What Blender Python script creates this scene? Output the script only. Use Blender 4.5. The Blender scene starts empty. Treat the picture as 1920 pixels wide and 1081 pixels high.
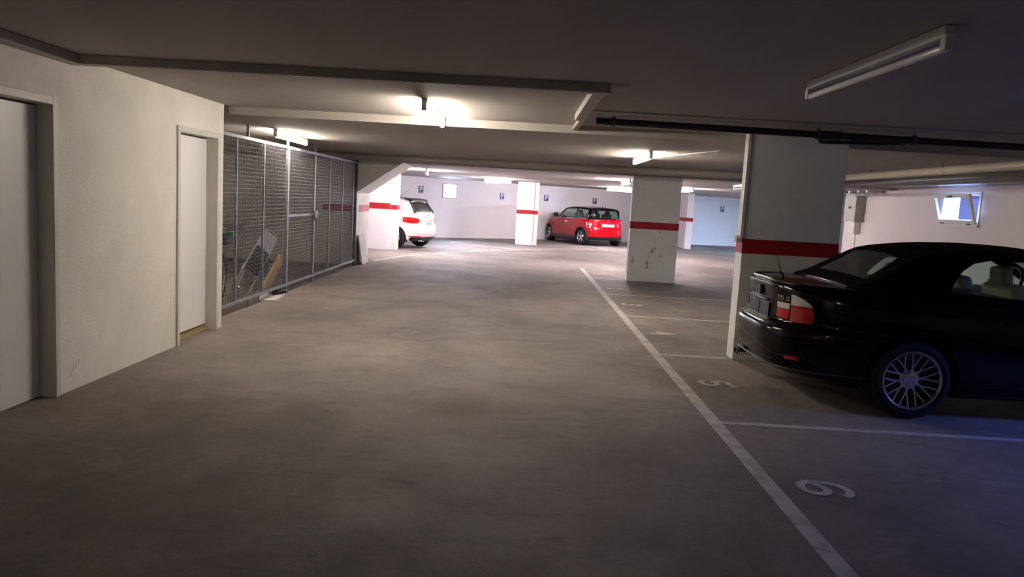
import bpy, bmesh, math, random
from mathutils import Vector, Matrix
random.seed(7)
PI = math.pi
S = bpy.context.scene
COL = S.collection

# ------------------------------------------------------------------ camera
F_PX, PITCH, YAW, ROLL = 1429.06, 0.116179, -0.007027, -0.056505
cam_d = bpy.data.cameras.new('camera')
cam = bpy.data.objects.new('camera', cam_d)
COL.objects.link(cam)
cam_d.sensor_fit = 'HORIZONTAL'
cam_d.sensor_width = 36.0
cam_d.lens = F_PX / 1920 * 36.0
cam_d.clip_start = 0.05
cy, sy, cp, sp = math.cos(YAW), math.sin(YAW), math.cos(PITCH), math.sin(PITCH)
fwd = Vector((sy * cp, cy * cp, -sp))
right = Vector((cy, -sy, 0))
down = fwd.cross(right)
r2 = right * math.cos(ROLL) + down * math.sin(ROLL)
d2 = -right * math.sin(ROLL) + down * math.cos(ROLL)
cam.matrix_world = Matrix(((r2.x, -d2.x, -fwd.x, 0), (r2.y, -d2.y, -fwd.y, 0), (r2.z, -d2.z, -fwd.z, 1.5), (0, 0, 0, 1)))
S.camera = cam

# ------------------------------------------------------------------ world, exposure
w = bpy.data.worlds.new('world')
S.world = w
w.use_nodes = True
w.node_tree.nodes['Background'].inputs[0].default_value = (0.45, 0.58, 1.0, 1)
w.node_tree.nodes['Background'].inputs[1].default_value = 0.22
S.view_settings.view_transform = 'Standard'
S.view_settings.look = 'None'
S.view_settings.gamma = 1.0
S.view_settings.use_curve_mapping = False
S.view_settings.exposure = 2.3
TUBE_W = 38.0          # emission strength of the fluorescent tubes

def area_light(name, loc, target, sx, sy_, power, color):
    ld = bpy.data.lights.new(name, 'AREA')
    ld.shape = 'RECTANGLE'; ld.size = sx; ld.size_y = sy_
    ld.energy = power; ld.color = color
    o = bpy.data.objects.new(name, ld); COL.objects.link(o)
    o.location = loc
    o.rotation_euler = (Vector(target) - Vector(loc)).to_track_quat('-Z', 'Y').to_euler()
    return o
# daylight through the cellar windows, plus two lamps added for walls outside
area_light('daylight_far_window', (-2.66, 28.1, 1.85), (-1.3, 24.8, 0.0), 0.8, 0.6, 170, (0.86, 0.86, 1.0))
area_light('daylight_open_window', (8.25, 12.75, 2.6), (4.0, 12.7, 0.3), 1.2, 0.7, 110, (0.35, 0.5, 1.0))
area_light('daylight_side_window', (8.3, 4.6, 2.5), (4.5, 4.9, 0.0), 1.4, 0.7, 190, (0.18, 0.27, 1.0))
area_light('shaft_fill', (-2.75, 28.3, 3.4), (-2.8, 29.2, 1.2), 1.0, 0.6, 420, (0.9, 0.92, 1.0))  # added lamp that whitens the wall behind the far window
area_light('yard_fill', (10.5, 14.3, 4.2), (9.9, 17.3, 1.7), 1.5, 1.5, 420, (0.14, 0.24, 1.0))  # added blue lamp tinting the outer wall seen through the open window
area_light('daylight_right_window', (14.6, 27.0, 2.2), (9.0, 29.0, 0.6), 1.4, 0.8, 1500, (0.75, 0.85, 1.0))

# ------------------------------------------------------------------ helpers
def mat(name, color, rough=0.6, metal=0.0, **kw):
    m = bpy.data.materials.new(name); m.use_nodes = True
    b = m.node_tree.nodes['Principled BSDF']
    b.inputs['Base Color'].default_value = (*color, 1)
    b.inputs['Roughness'].default_value = rough
    b.inputs['Metallic'].default_value = metal
    for k, v in kw.items():
        b.inputs[k.replace('_', ' ')].default_value = v
    return m

def noisy(name, c1, c2, scale=3.0, rough=0.8, detail=6, bump=0.0, bscale=40, c3=None, scale3=1.0, lo=.35, hi=.65, stretch=(1, 1, 1), rough2=None, **kw):
    m = mat(name, c1, rough, **kw)
    nt = m.node_tree; N = nt.nodes; L = nt.links; b = N['Principled BSDF']
    tc = N.new('ShaderNodeTexCoord'); mp = N.new('ShaderNodeMapping'); mp.inputs['Scale'].default_value = stretch
    L.new(tc.outputs['Object'], mp.inputs[0])
    n = N.new('ShaderNodeTexNoise'); n.inputs['Scale'].default_value = scale; n.inputs['Detail'].default_value = detail
    n.inputs['Roughness'].default_value = 0.62
    L.new(mp.outputs[0], n.inputs['Vector'])
    r = N.new('ShaderNodeMapRange'); r.inputs[1].default_value = lo; r.inputs[2].default_value = hi
    L.new(n.outputs[0], r.inputs[0])
    mx = N.new('ShaderNodeMix'); mx.data_type = 'RGBA'
    mx.inputs[6].default_value = (*c1, 1); mx.inputs[7].default_value = (*c2, 1)
    L.new(r.outputs[0], mx.inputs[0])
    out = mx.outputs[2]
    if c3:
        n3 = N.new('ShaderNodeTexNoise'); n3.inputs['Scale'].default_value = scale3; n3.inputs['Detail'].default_value = 5
        L.new(mp.outputs[0], n3.inputs['Vector'])
        r3 = N.new('ShaderNodeMapRange'); r3.inputs[1].default_value = .55; r3.inputs[2].default_value = .72
        L.new(n3.outputs[0], r3.inputs[0])
        m3 = N.new('ShaderNodeMix'); m3.data_type = 'RGBA'; m3.inputs[7].default_value = (*c3, 1)
        L.new(out, m3.inputs[6]); L.new(r3.outputs[0], m3.inputs[0]); out = m3.outputs[2]
    L.new(out, b.inputs['Base Color'])
    if rough2 is not None:
        rr = N.new('ShaderNodeMapRange'); rr.inputs[3].default_value = rough; rr.inputs[4].default_value = rough2
        L.new(n.outputs[0], rr.inputs[0]); L.new(rr.outputs[0], b.inputs['Roughness'])
    if bump:
        nb = N.new('ShaderNodeTexNoise'); nb.inputs['Scale'].default_value = bscale; nb.inputs['Detail'].default_value = 4
        L.new(tc.outputs['Object'], nb.inputs['Vector'])
        bp = N.new('ShaderNodeBump'); bp.inputs['Strength'].default_value = bump; bp.inputs['Distance'].default_value = 0.01
        L.new(nb.outputs[0], bp.inputs['Height']); L.new(bp.outputs[0], b.inputs['Normal'])
    return m

def emis(name, color, strength):
    m = mat(name, (0.9, 0.9, 0.9), 0.4)
    b = m.node_tree.nodes['Principled BSDF']
    b.inputs['Emission Color'].default_value = (*color, 1); b.inputs['Emission Strength'].default_value = strength
    return m

def glass(name, tint, ior=1.4):
    m = bpy.data.materials.new(name); m.use_nodes = True
    nt = m.node_tree; N = nt.nodes; L = nt.links; N.clear()
    o = N.new('ShaderNodeOutputMaterial'); t = N.new('ShaderNodeBsdfTransparent'); g = N.new('ShaderNodeBsdfGlossy')
    t.inputs[0].default_value = (*tint, 1); g.inputs['Roughness'].default_value = 0.03
    lw = N.new('ShaderNodeLayerWeight'); lw.inputs[0].default_value = .5
    pw_ = N.new('ShaderNodeMath'); pw_.operation = 'POWER'; pw_.inputs[1].default_value = 4.0
    ma = N.new('ShaderNodeMath'); ma.operation = 'MULTIPLY_ADD'; f0 = ((ior - 1) / (ior + 1)) ** 2; ma.inputs[1].default_value = 1 - f0; ma.inputs[2].default_value = f0
    mx = N.new('ShaderNodeMixShader')
    L.new(lw.outputs['Facing'], pw_.inputs[0]); L.new(pw_.outputs[0], ma.inputs[0]); L.new(ma.outputs[0], mx.inputs[0]); L.new(t.outputs[0], mx.inputs[1]); L.new(g.outputs[0], mx.inputs[2]); L.new(mx.outputs[0], o.inputs[0])
    return m

class MB:
    def __init__(s): s.v = []; s.f = []
    def add(s, v, f):
        n = len(s.v); s.v += [tuple(p) for p in v]; s.f += [tuple(i + n for i in q) for q in f]; return s
    def box(s, x0, x1, y0, y1, z0, z1, M=None):
        v = [Vector(p) for p in ((x0,y0,z0),(x1,y0,z0),(x1,y1,z0),(x0,y1,z0),(x0,y0,z1),(x1,y0,z1),(x1,y1,z1),(x0,y1,z1))]
        if M: v = [M @ p for p in v]
        return s.add(v, [(3,2,1,0),(4,5,6,7),(0,1,5,4),(1,2,6,5),(2,3,7,6),(3,0,4,7)])
    def bar(s, a, b, wd, ht=None, up=(0, 0, 1)):
        ht = ht or wd; a = Vector(a); b = Vector(b); d = (b - a).normalized(); up = Vector(up)
        if abs(d.dot(up)) > .99: up = Vector((1, 0, 0))
        sx = d.cross(up).normalized(); sz = sx.cross(d)
        v = []
        for p in (a, b):
            for i, j in ((-1,-1),(1,-1),(1,1),(-1,1)): v.append(p + sx * i * wd / 2 + sz * j * ht / 2)
        return s.add(v, [(3,2,1,0),(4,5,6,7),(0,1,5,4),(1,2,6,5),(2,3,7,6),(3,0,4,7)])
    def tube(s, pts, r, n=12, closed=False):
        pts = [Vector(p) for p in pts]; rs = r if isinstance(r, (list, tuple)) else [r] * len(pts)
        base = len(s.v); m = len(pts); up = None
        for i, p in enumerate(pts):
            a = pts[i - 1] if (i > 0 or closed) else p; b = pts[(i + 1) % m] if (i < m - 1 or closed) else p
            d = (b - a).normalized()
            if up is None:
                up = Vector((0, 0, 1)) if abs(d.z) < .9 else Vector((1, 0, 0))
            u = (up - d * up.dot(d)).normalized(); up = u; q = d.cross(u)
            for k in range(n):
                an = 2 * PI * k / n; s.v.append(tuple(p + u * math.cos(an) * rs[i] + q * math.sin(an) * rs[i]))
        for i in range(m if closed else m - 1):
            for k in range(n):
                a = base + i * n; b = base + ((i + 1) % m) * n
                s.f.append((a + k, a + (k + 1) % n, b + (k + 1) % n, b + k))
        if not closed:
            s.f.append(tuple(base + k for k in range(n))[::-1]); s.f.append(tuple(base + (m - 1) * n + k for k in range(n)))
        return s
    def prism(s, poly, axis, lo, hi):
        """polygon (a,b) extruded along axis: x -> (y,z), y -> (x,z), z -> (x,y)"""
        def P(a, b, t): return {'x': (t, a, b), 'y': (a, t, b), 'z': (a, b, t)}[axis]
        n = len(poly)
        v = [P(a, b, lo) for a, b in poly] + [P(a, b, hi) for a, b in poly]
        f = [tuple(range(n))[::-1], tuple(range(n, 2 * n))] + [(i, (i + 1) % n, n + (i + 1) % n, n + i) for i in range(n)]
        return s.add(v, f)
    def lathe(s, prof, c=(0, 0, 0), axis='y', n=40, closed=False):
        c = Vector(c); base = len(s.v); m = len(prof)
        for r, t in prof:
            for k in range(n):
                a = 2 * PI * k / n; ca, sa = r * math.cos(a), r * math.sin(a)
                s.v.append(tuple(c + Vector({'y': (ca, t, sa), 'z': (ca, sa, t), 'x': (t, ca, sa)}[axis])))
        for i in range(m if closed else m - 1):
            for k in range(n):
                a = base + i * n; b = base + ((i + 1) % m) * n
                s.f.append((a + k, a + (k + 1) % n, b + (k + 1) % n, b + k))
        return s
    def build(s, name, m, parent=None, smooth=None, bevel=0, seg=2, M=None, fix=True):
        me = bpy.data.meshes.new(name)
        v = [tuple(M @ Vector(p)) for p in s.v] if M else s.v
        me.from_pydata(v, [], s.f)
        bm = bmesh.new(); bm.from_mesh(me)
        if fix: bmesh.ops.recalc_face_normals(bm, faces=bm.faces)
        bm.to_mesh(me); bm.free()
        for q in (m if isinstance(m, (list, tuple)) else [m]): me.materials.append(q)
        if smooth is not None:
            me.shade_smooth(); me.set_sharp_from_angle(angle=math.radians(smooth))
        o = bpy.data.objects.new(name, me); COL.objects.link(o)
        if parent: o.parent = parent
        if bevel:
            b = o.modifiers.new('bevel', 'BEVEL'); b.width = bevel; b.segments = seg; b.limit_method = 'ANGLE'
        return o

def tag(o, label=None, cat=None, group=None, kind=None):
    if label: o['label'] = label
    if cat: o['category'] = cat
    if group: o['group'] = group
    if kind: o['kind'] = kind
    return o

def empty(name, loc=(0, 0, 0), rz=0, **kw):
    o = bpy.data.objects.new(name, None); COL.objects.link(o); o.empty_display_size = .2
    o.location = loc; o.rotation_euler = (0, 0, rz)
    return tag(o, **kw)

def struct(o): o['kind'] = 'structure'; return o

def text_obj(body, name, m, parent, size, M, extrude=0.001, offset=0.0, sx=1.0):
    cu = bpy.data.curves.new(name, 'FONT'); cu.body = body; cu.size = size; cu.extrude = extrude; cu.offset = offset
    cu.align_x = 'CENTER'; cu.align_y = 'CENTER'
    t = bpy.data.objects.new(name + '_tmp', cu); COL.objects.link(t)
    dg = bpy.context.evaluated_depsgraph_get(); dg.update()
    me = bpy.data.meshes.new_from_object(t.evaluated_get(dg))
    bpy.data.objects.remove(t)
    me.transform(M @ Matrix.Diagonal((sx, 1, 1, 1)))
    me.materials.clear(); me.materials.append(m)
    o = bpy.data.objects.new(name, me); COL.objects.link(o)
    if parent: o.parent = parent
    return o

def boolean(o, cutter, op='DIFFERENCE', keep=False, selfx=False):
    md = o.modifiers.new('b', 'BOOLEAN'); md.operation = op; md.object = cutter; md.solver = 'EXACT'; md.use_self = selfx
    md.material_mode = 'TRANSFER'
    dg = bpy.context.evaluated_depsgraph_get(); dg.update()
    me = bpy.data.meshes.new_from_object(o.evaluated_get(dg))
    o.modifiers.clear(); old = o.data; nm = old.name; o.data = me; bpy.data.meshes.remove(old); me.name = nm
    if not keep:
        bpy.data.objects.remove(cutter)
    return o

def apply_mods(o):
    dg = bpy.context.evaluated_depsgraph_get(); dg.update()
    me = bpy.data.meshes.new_from_object(o.evaluated_get(dg)); o.modifiers.clear(); o.data = me

# ------------------------------------------------------------------ materials
M = {}
def floor_material():
    m = bpy.data.materials.new('concrete_floor'); m.use_nodes = True
    nt = m.node_tree; N = nt.nodes; L = nt.links; b = N['Principled BSDF']
    tc = N.new('ShaderNodeTexCoord')
    def noise(scale, det, st=(1, 1, 1), ro=.6, dist=0):
        mp = N.new('ShaderNodeMapping'); mp.inputs['Scale'].default_value = st; L.new(tc.outputs['Object'], mp.inputs[0])
        n = N.new('ShaderNodeTexNoise'); n.inputs['Scale'].default_value = scale; n.inputs['Detail'].default_value = det
        n.inputs['Roughness'].default_value = ro; n.inputs['Distortion'].default_value = dist
        L.new(mp.outputs[0], n.inputs['Vector']); return n.outputs[0]
    def mr(src, lo, hi, a=0.0, c=1.0):
        r = N.new('ShaderNodeMapRange'); r.inputs[1].default_value = lo; r.inputs[2].default_value = hi
        r.inputs[3].default_value = a; r.inputs[4].default_value = c; L.new(src, r.inputs[0]); return r.outputs[0]
    def mix(f, a, c, mode='MIX'):
        x = N.new('ShaderNodeMix'); x.data_type = 'RGBA'; x.blend_type = mode
        if isinstance(f, float): x.inputs[0].default_value = f
        else: L.new(f, x.inputs[0])
        for i, q in ((6, a), (7, c)):
            if isinstance(q, tuple): x.inputs[i].default_value = (*q, 1)
            else: L.new(q, x.inputs[i])
        return x.outputs[2]
    c = mix(mr(noise(.55, 7, (1, .8, 1), .6, .6), .36, .64), (0.145, 0.121, 0.113), (0.30, 0.252, 0.235))
    c = mix(mr(noise(2.2, 8, (1, 1, 1), .68, .8), .5, .70, 0, .5), c, (0.33, 0.29, 0.27))
    c = mix(mr(noise(3.0, 9, (.45, 1.6, 1), .72, 1.2), .52, .68, 0, .55), c, (0.105, 0.092, 0.086))
    c = mix(mr(noise(17, 6, (1, 1, 1), .7), .3, .75, 0, .4), c, (0.13, 0.116, 0.108))
    # fine cracks
    vo = N.new('ShaderNodeTexVoronoi'); vo.feature = 'DISTANCE_TO_EDGE'; vo.inputs['Scale'].default_value = .33
    mp = N.new('ShaderNodeMapping'); L.new(tc.outputs['Object'], mp.inputs[0])
    nv = N.new('ShaderNodeTexNoise'); nv.inputs['Scale'].default_value = 2.5; nv.inputs['Detail'].default_value = 6
    va = N.new('ShaderNodeVectorMath'); va.operation = 'SCALE'; va.inputs['Scale'].default_value = .9
    vb = N.new('ShaderNodeVectorMath'); vb.operation = 'ADD'
    L.new(tc.outputs['Object'], nv.inputs['Vector']); L.new(nv.outputs['Color'], va.inputs[0]); L.new(va.outputs[0], vb.inputs[0]); L.new(mp.outputs[0], vb.inputs[1])
    L.new(vb.outputs[0], vo.inputs['Vector'])
    crack = mr(vo.outputs['Distance'], 0.0, .0022, 1.0, 0.0)
    mk = N.new('ShaderNodeMath'); mk.operation = 'MULTIPLY'; L.new(crack, mk.inputs[0]); L.new(mr(noise(.5, 2), .5, .62, 0, .45), mk.inputs[1])
    c = mix(mk.outputs[0], c, (0.07, 0.062, 0.058))
    # small dark droppings
    v2 = N.new('ShaderNodeTexVoronoi'); v2.inputs['Scale'].default_value = 1.15; L.new(tc.outputs['Object'], v2.inputs['Vector'])
    c = mix(mr(v2.outputs['Distance'], .012, .022, .8, 0.0), c, (0.06, 0.05, 0.045))
    # saw-cut joints across the lane
    sp_ = N.new('ShaderNodeSeparateXYZ'); L.new(tc.outputs['Object'], sp_.inputs[0])
    for yj in (7.78, 2.2, 13.4, 19.0):
        a = N.new('ShaderNodeMath'); a.operation = 'SUBTRACT'; a.inputs[1].default_value = yj; L.new(sp_.outputs[1], a.inputs[0])
        a2 = N.new('ShaderNodeMath'); a2.operation = 'ABSOLUTE'; L.new(a.outputs[0], a2.inputs[0])
        c = mix(mr(a2.outputs[0], .004, .011, .45, 0.0), c, (0.07, 0.06, 0.055))
    L.new(c, b.inputs['Base Color'])
    L.new(mr(noise(1.3, 5), .3, .7, .66, .88), b.inputs['Roughness'])
    bp = N.new('ShaderNodeBump'); bp.inputs['Strength'].default_value = .25; bp.inputs['Distance'].default_value = .008
    L.new(noise(30, 6), bp.inputs['Height']); L.new(bp.outputs[0], b.inputs['Normal'])
    return m
M['floor'] = floor_material()
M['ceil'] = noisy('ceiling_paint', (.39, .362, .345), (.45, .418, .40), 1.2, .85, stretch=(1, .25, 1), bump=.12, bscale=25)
M['wall'] = noisy('white_plaster', (.76, .735, .70), (.84, .815, .78), 1.6, .9, c3=(.70, .67, .63), scale3=1.1, bump=.35, bscale=60)
M['wall_far'] = noisy('far_wall_paint', (.84, .82, .87), (.88, .86, .91), .8, .9, bump=.1)
M['wall_r'] = noisy('right_wall_paint', (.74, .67, .67), (.78, .71, .71), .8, .9, bump=.1)
M['pillar'] = noisy('pillar_paint', (.80, .82, .82), (.85, .87, .87), 2.5, .85, bump=.15, bscale=50, c3=(.77, .78, .78), scale3=1.6)
M['white'] = mat('white_paint', (.74, .73, .70), .6)
M['frame'] = noisy('door_frame_paint', (.62, .61, .56), (.66, .65, .60), 4, .5)
M['door'] = mat('door_paint', (.80, .80, .82), .42)
M['stripe'] = noisy('red_stripe', (.42, .010, .018), (.36, .009, .015), 4, .6)
M['line'] = noisy('line_paint', (.50, .475, .455), (.31, .29, .275), 7, .7, lo=.45, hi=.68)
M['trimgrey'] = noisy('casing_grey', (.36, .335, .31), (.42, .39, .36), 5, .55)
M['steel'] = noisy('galvanised_steel', (.20, .205, .26), (.29, .295, .35), 12, .5, metal=.3)
M['wire'] = mat('mesh_wire', (.20, .20, .235), .5, .3)
M['darksteel'] = mat('dark_steel', (.07, .07, .085), .5, .3)
M['black'] = mat('black_plastic', (.012, .011, .013), .5)
M['blackpipe'] = noisy('black_pipe', (.012, .010, .013), (.02, .017, .02), 9, .42)
M['pipe'] = noisy('drain_pipe_grey', (.27, .245, .23), (.33, .30, .28), 4, .42, stretch=(.3, 1, 1))
M['pipe_beige'] = noisy('drain_pipe_beige', (.50, .44, .36), (.58, .52, .42), 4, .38, stretch=(1, .3, 1))
M['lampbody'] = mat('lamp_housing', (.55, .53, .50), .4)
M['tube_warm'] = emis('tube_lit_warm', (1.0, .885, .715), TUBE_W)
M['tube_pink'] = emis('tube_lit_cool', (1.0, .87, .88), TUBE_W * 3.0)
M['tube_broad'] = emis('tube_lit_broad', (1.0, .87, .88), TUBE_W * 1.3)
M['tube_off'] = mat('tube_unlit', (.80, .79, .80), .12)
M['tyre'] = mat('tyre_rubber', (.006, .005, .007), .8)
M['alloy'] = mat('alloy', (.62, .62, .66), .22, .95)
M['alloy_dark'] = mat('wheel_barrel', (.07, .07, .08), .4, .6)
M['chrome'] = mat('chrome', (.85, .85, .85), .08, 1.0)
M['pblack'] = mat('black_car_paint', (.002, .001, .003), .2, 0, Specular_IOR_Level=.1, Coat_Weight=.42, Coat_Roughness=.03)
M['pred'] = mat('red_car_paint', (.42, .0008, .008), .3, 0, Specular_IOR_Level=.15, Coat_Weight=.45, Coat_Roughness=.04)
M['pwhite'] = mat('white_car_paint', (.78, .76, .77), .3, 0, Coat_Weight=1.0, Coat_Roughness=.04)
M['softtop'] = noisy('soft_top_fabric', (.004, .0025, .006), (.006, .004, .008), 60, .95, Specular_IOR_Level=.08)
M['lens_red'] = mat('red_lens', (.50, .006, .008), .12, 0, Coat_Weight=1.0)
M['lens_white'] = mat('clear_lens', (.62, .60, .58), .15, 0, Coat_Weight=1.0)
M['glass_tint'] = glass('tinted_glass', (.60, .62, .62), 1.7)
M['glass_car'] = glass('car_glass', (.84, .91, .88))
M['glass_win'] = glass('window_glass', (.85, .92, 1.0))
M['plate'] = mat('plate_white', (.72, .70, .68), .4)
M['plate_dark'] = noisy('plate_dark', (.05, .052, .058), (.09, .092, .10), 60, .35)
M['beige'] = noisy('beige_leather', (.60, .56, .30), (.66, .61, .35), 30, .6)
M['blue'] = mat('sign_blue', (.010, .035, .19), .4)
M['signwhite'] = mat('sign_white', (.75, .77, .80), .4)
M['card'] = noisy('cardboard', (.36, .24, .14), (.44, .30, .18), 8, .85)
M['board'] = noisy('pale_board', (.48, .47, .45), (.56, .55, .53), 5, .7)
M['wood'] = noisy('raw_wood', (.30, .22, .11), (.42, .32, .17), 6, .8, stretch=(1, .2, 1))
M['green'] = mat('green_plastic', (.02, .33, .10), .5)
M['purple'] = mat('purple_plastic', (.06, .04, .12), .5)
M['scuff'] = noisy('scuff_mark', (.36, .35, .35), (.60, .60, .60), 14, .9, lo=.4, hi=.6)

# ------------------------------------------------------------------ setting: floor, ceilings
fl = MB().box(-14, 20, -12, 42, -.2, 0).build('floor', M['floor']); struct(fl)
Z1, Z2, Z3 = 2.29, 2.215, 2.10
ce = MB()
ce.box(-14, 7.4, -12, 8.0, Z1, Z1 + .4).box(-14, 7.4, 8.0, 15.35, Z2, Z1 + .4)
ce.box(-14, 20, 15.35, 42, Z3, Z1 + .4)
struct(ce.build('ceiling', M['ceil']))

# painted lines and numbers belong to the floor
LZ = [0]
def fline(a, b, wd, label=None, name='bay_line', m='line'):
    LZ[0] += 1; hz = .0016 + .00008 * LZ[0]
    a = Vector((*a, hz / 2)); b = Vector((*b, hz / 2))
    o = MB().bar(a, b, wd, hz).build(name, M[m], fl)
    if label: o['label'] = label
    return o
fline((1.465, -3), (1.465, 17.68), .095, 'long white line along the fronts of the numbered bays')
for y, x1 in ((0.35, 7.3), (2.87, 7.3), (5.33, 7.3), (7.74, 2.2), (10.38, 7.3), (12.83, 7.3), (15.38, 2.2), (17.65, 7.0)):
    fline((1.5, y), (x1, y - .02 * (x1 - 1.5) / 6), .07 if y < 9 else .06)
fline((3.2, 15.3), (7.0, 15.25), .06); fline((3.2, 7.72), (7.3, 7.7), .07)
MAIN = [(-3.18, 16.6), (-2.78, 18.3), (-2.25, 19.62), (-1.3, 21.3), (-.2, 22.75), (1.09, 24.39), (3.6, 26.0)]
for a, b in zip(MAIN[:-1], MAIN[1:]):
    fline(a, b, .10, name='lane_line')
for a, b in (((-3.4, 17.42), (-2.98, 17.41)), ((-4.4, 20.6), (-2.1, 19.6)), ((-2.9, 22.45), (-1.05, 21.36)), ((-2.3, 24.95), (-.1, 22.95)), ((2.1, 27.4), (3.15, 25.5)), ((5.5, 27.0), (8.5, 27.7))):
    fline(a, b, .09)
STROKES = {'6': [(.115, .085), (.095, .125), (.04, .15), (-.03, .14), (-.085, .09), (-.108, .0), (-.10, -.07), (-.06, -.125), (0, -.14), (.06, -.125), (.095, -.075), (.085, -.02), (.04, .012), (-.02, .005), (-.075, -.04)],
           '5': [(.105, .165), (.04, .135), (-.07, .12), (-.085, .03), (-.075, -.005), (-.02, .012), (.04, .0), (.085, -.05), (.075, -.11), (.02, -.145), (-.05, -.14), (-.095, -.10)]}
def ribbon(pts, wd, sub=5):
    P = [Vector((*p, 0)) for p in pts]; out = []
    for i in range(len(P) - 1):
        p0, p1, p2, p3 = P[max(0, i - 1)], P[i], P[i + 1], P[min(len(P) - 1, i + 2)]
        for k in range(sub):
            t = k / sub; out.append(.5 * ((2 * p1) + (p2 - p0) * t + (2 * p0 - 5 * p1 + 4 * p2 - p3) * t * t + (3 * p1 - p0 - 3 * p2 + p3) * t ** 3))
    out.append(P[-1]); mb = MB(); n = len(out)
    for z in (.0012,):
        for i, p in enumerate(out):
            d = (out[min(n - 1, i + 1)] - out[max(0, i - 1)]).normalized(); q = Vector((-d.y, d.x, 0)) * wd / 2
            mb.v += [tuple(p + q + Vector((0, 0, z))), tuple(p - q + Vector((0, 0, z)))]
    for i in range(n - 1): mb.f.append((2 * i, 2 * i + 1, 2 * i + 3, 2 * i + 2))
    return mb
for body, y, hx in (('1', 16.53, 1.75), ('2', 13.72, 1.755), ('3', 11.6, 1.745), ('4', 9.09, 1.76), ('5', 6.565, 1.785), ('6', 4.11, 1.765)):
    # top of the digit towards +X, its right towards -Y
    Mx = Matrix.Translation((hx, y, .002)) @ Matrix.Rotation(-PI / 2, 4, 'Z')
    if body in STROKES: o = ribbon(STROKES[body], .056).build('bay_number', M['line'], fl, M=Mx @ Matrix.Diagonal((.9, .87, 1, 1)))
    else: o = text_obj(body, 'bay_number', M['line'], fl, .43, Mx, .0004, .013, 1.0)
    o['label'] = 'white number %s painted on the floor' % body
for x, y in ((-2.6, 18.9), (-2.5, 19.15), (-1.9, 21.1), (-.75, 22.55)):
    fline((x - .12, y + .02), (x + .16, y), .12, name='worn_bay_number')

# ------------------------------------------------------------------ left wall with two doors
XL = -3.08
def door_wall():
    b = MB()
    D = [(3.93, 5.02, 1.965), (6.84, 7.70, 1.96)]
    ys = [-12] + [q for d in D for q in d[:2]] + [7.86]
    for i in range(0, len(ys), 2): b.box(XL - .32, XL, ys[i], ys[i + 1], 0, Z1)
    for y0, y1, z in D:
        b.box(XL - .32, XL, y0, y1, z, Z1)
        b.box(XL - .32, XL - .22, y0, y1, 0, z)
    return b
struct(door_wall().build('wall_left', M['wall']))
def door(n, y0, y1, zt, bottom, label):
    r = empty('door_%d' % n, (XL, (y0 + y1) / 2, 0)); struct(r); r['label'] = label
    x0, c = 0, (y0 + y1) / 2
    f = MB(); fw = .05; P_ = .018; dp = .16
    for s, y in ((-1, y0), (1, y1)):
        a, b_ = (y - c, y - c + fw) if s < 0 else (y - c - fw, y - c)
        f.box(-dp, P_, a, b_, 0, zt)
    f.box(-dp, P_, y0 - c + fw, y1 - c - fw, zt - fw, zt)
    f.build('door_frame', M['frame'], r, bevel=.004)
    s = MB().box(-.15, -.095, y0 - c + fw + .004, y1 - c - fw - .004, bottom, zt - fw - .012).build('door_leaf', M['door'], r, bevel=.003)
    for z in (.3, zt - .35):
        MB().lathe([(0, -.04), (.008, -.04), (.008, .04), (0, .04)], (-.088, y0 - c + fw + .008, z), 'z', 10).build('hinge', M['steel'], s)
    if n == 2:
        MB().box(-.19, -.09, y0 - c + fw, y1 - c - fw, 0, .045).build('threshold', M['wood'], r)
door(1, 3.92, 5.035, 1.99, .006, 'wide white door in a deep frame at the left edge')
door(2, 6.80, 7.735, 1.985, .065, 'narrow white door with a gap above its wooden threshold')
# scuffs on the wall
sc = MB()
for a, b_ in (((5.17, .10), (5.20, .135)), ((5.20, .135), (5.22, .19)), ((5.20, .135), (5.235, .15)), ((5.235, .15), (5.29, .20)), ((5.155, .095), (5.175, .11)), ((5.545, .30), (5.575, .345)), ((5.575, .345), (5.60, .35)), ((5.78, .33), (5.785, .335)), ((5.86, .32), (5.89, .31))):
    sc.bar((XL + .0006, a[0], a[1]), (XL + .0006, b_[0], b_[1]), .0012, .004)
o = sc.build('scuff_mark', M['scuff'], bpy.data.objects['wall_left'])

# other walls
struct(MB().box(-7.2, XL - .32, 7.2, 7.4, 0, Z1).build('wall_near_cage', M['wall']))
struct(MB().box(-7.2, -7.0, 7.4, 15.35, 0, Z1).build('wall_cage_side', M['wall']))
pw = MB().prism([(-14, 0), (-3.345, 0), (-3.345, 1.452), (-2.42, 2.1), (-2.42, 2.2), (-14, 2.2)], 'y', 15.36, 16.76).build('wall_cage_back', M['wall'], bevel=.01)
struct(pw)
MB().box(-4.0, -3.341, 15.355, 15.358, 1.068, 1.205).box(-3.3445, -3.342, 15.72, 16.757, 1.068, 1.205).build('red_stripe', M['stripe'], pw)
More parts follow.
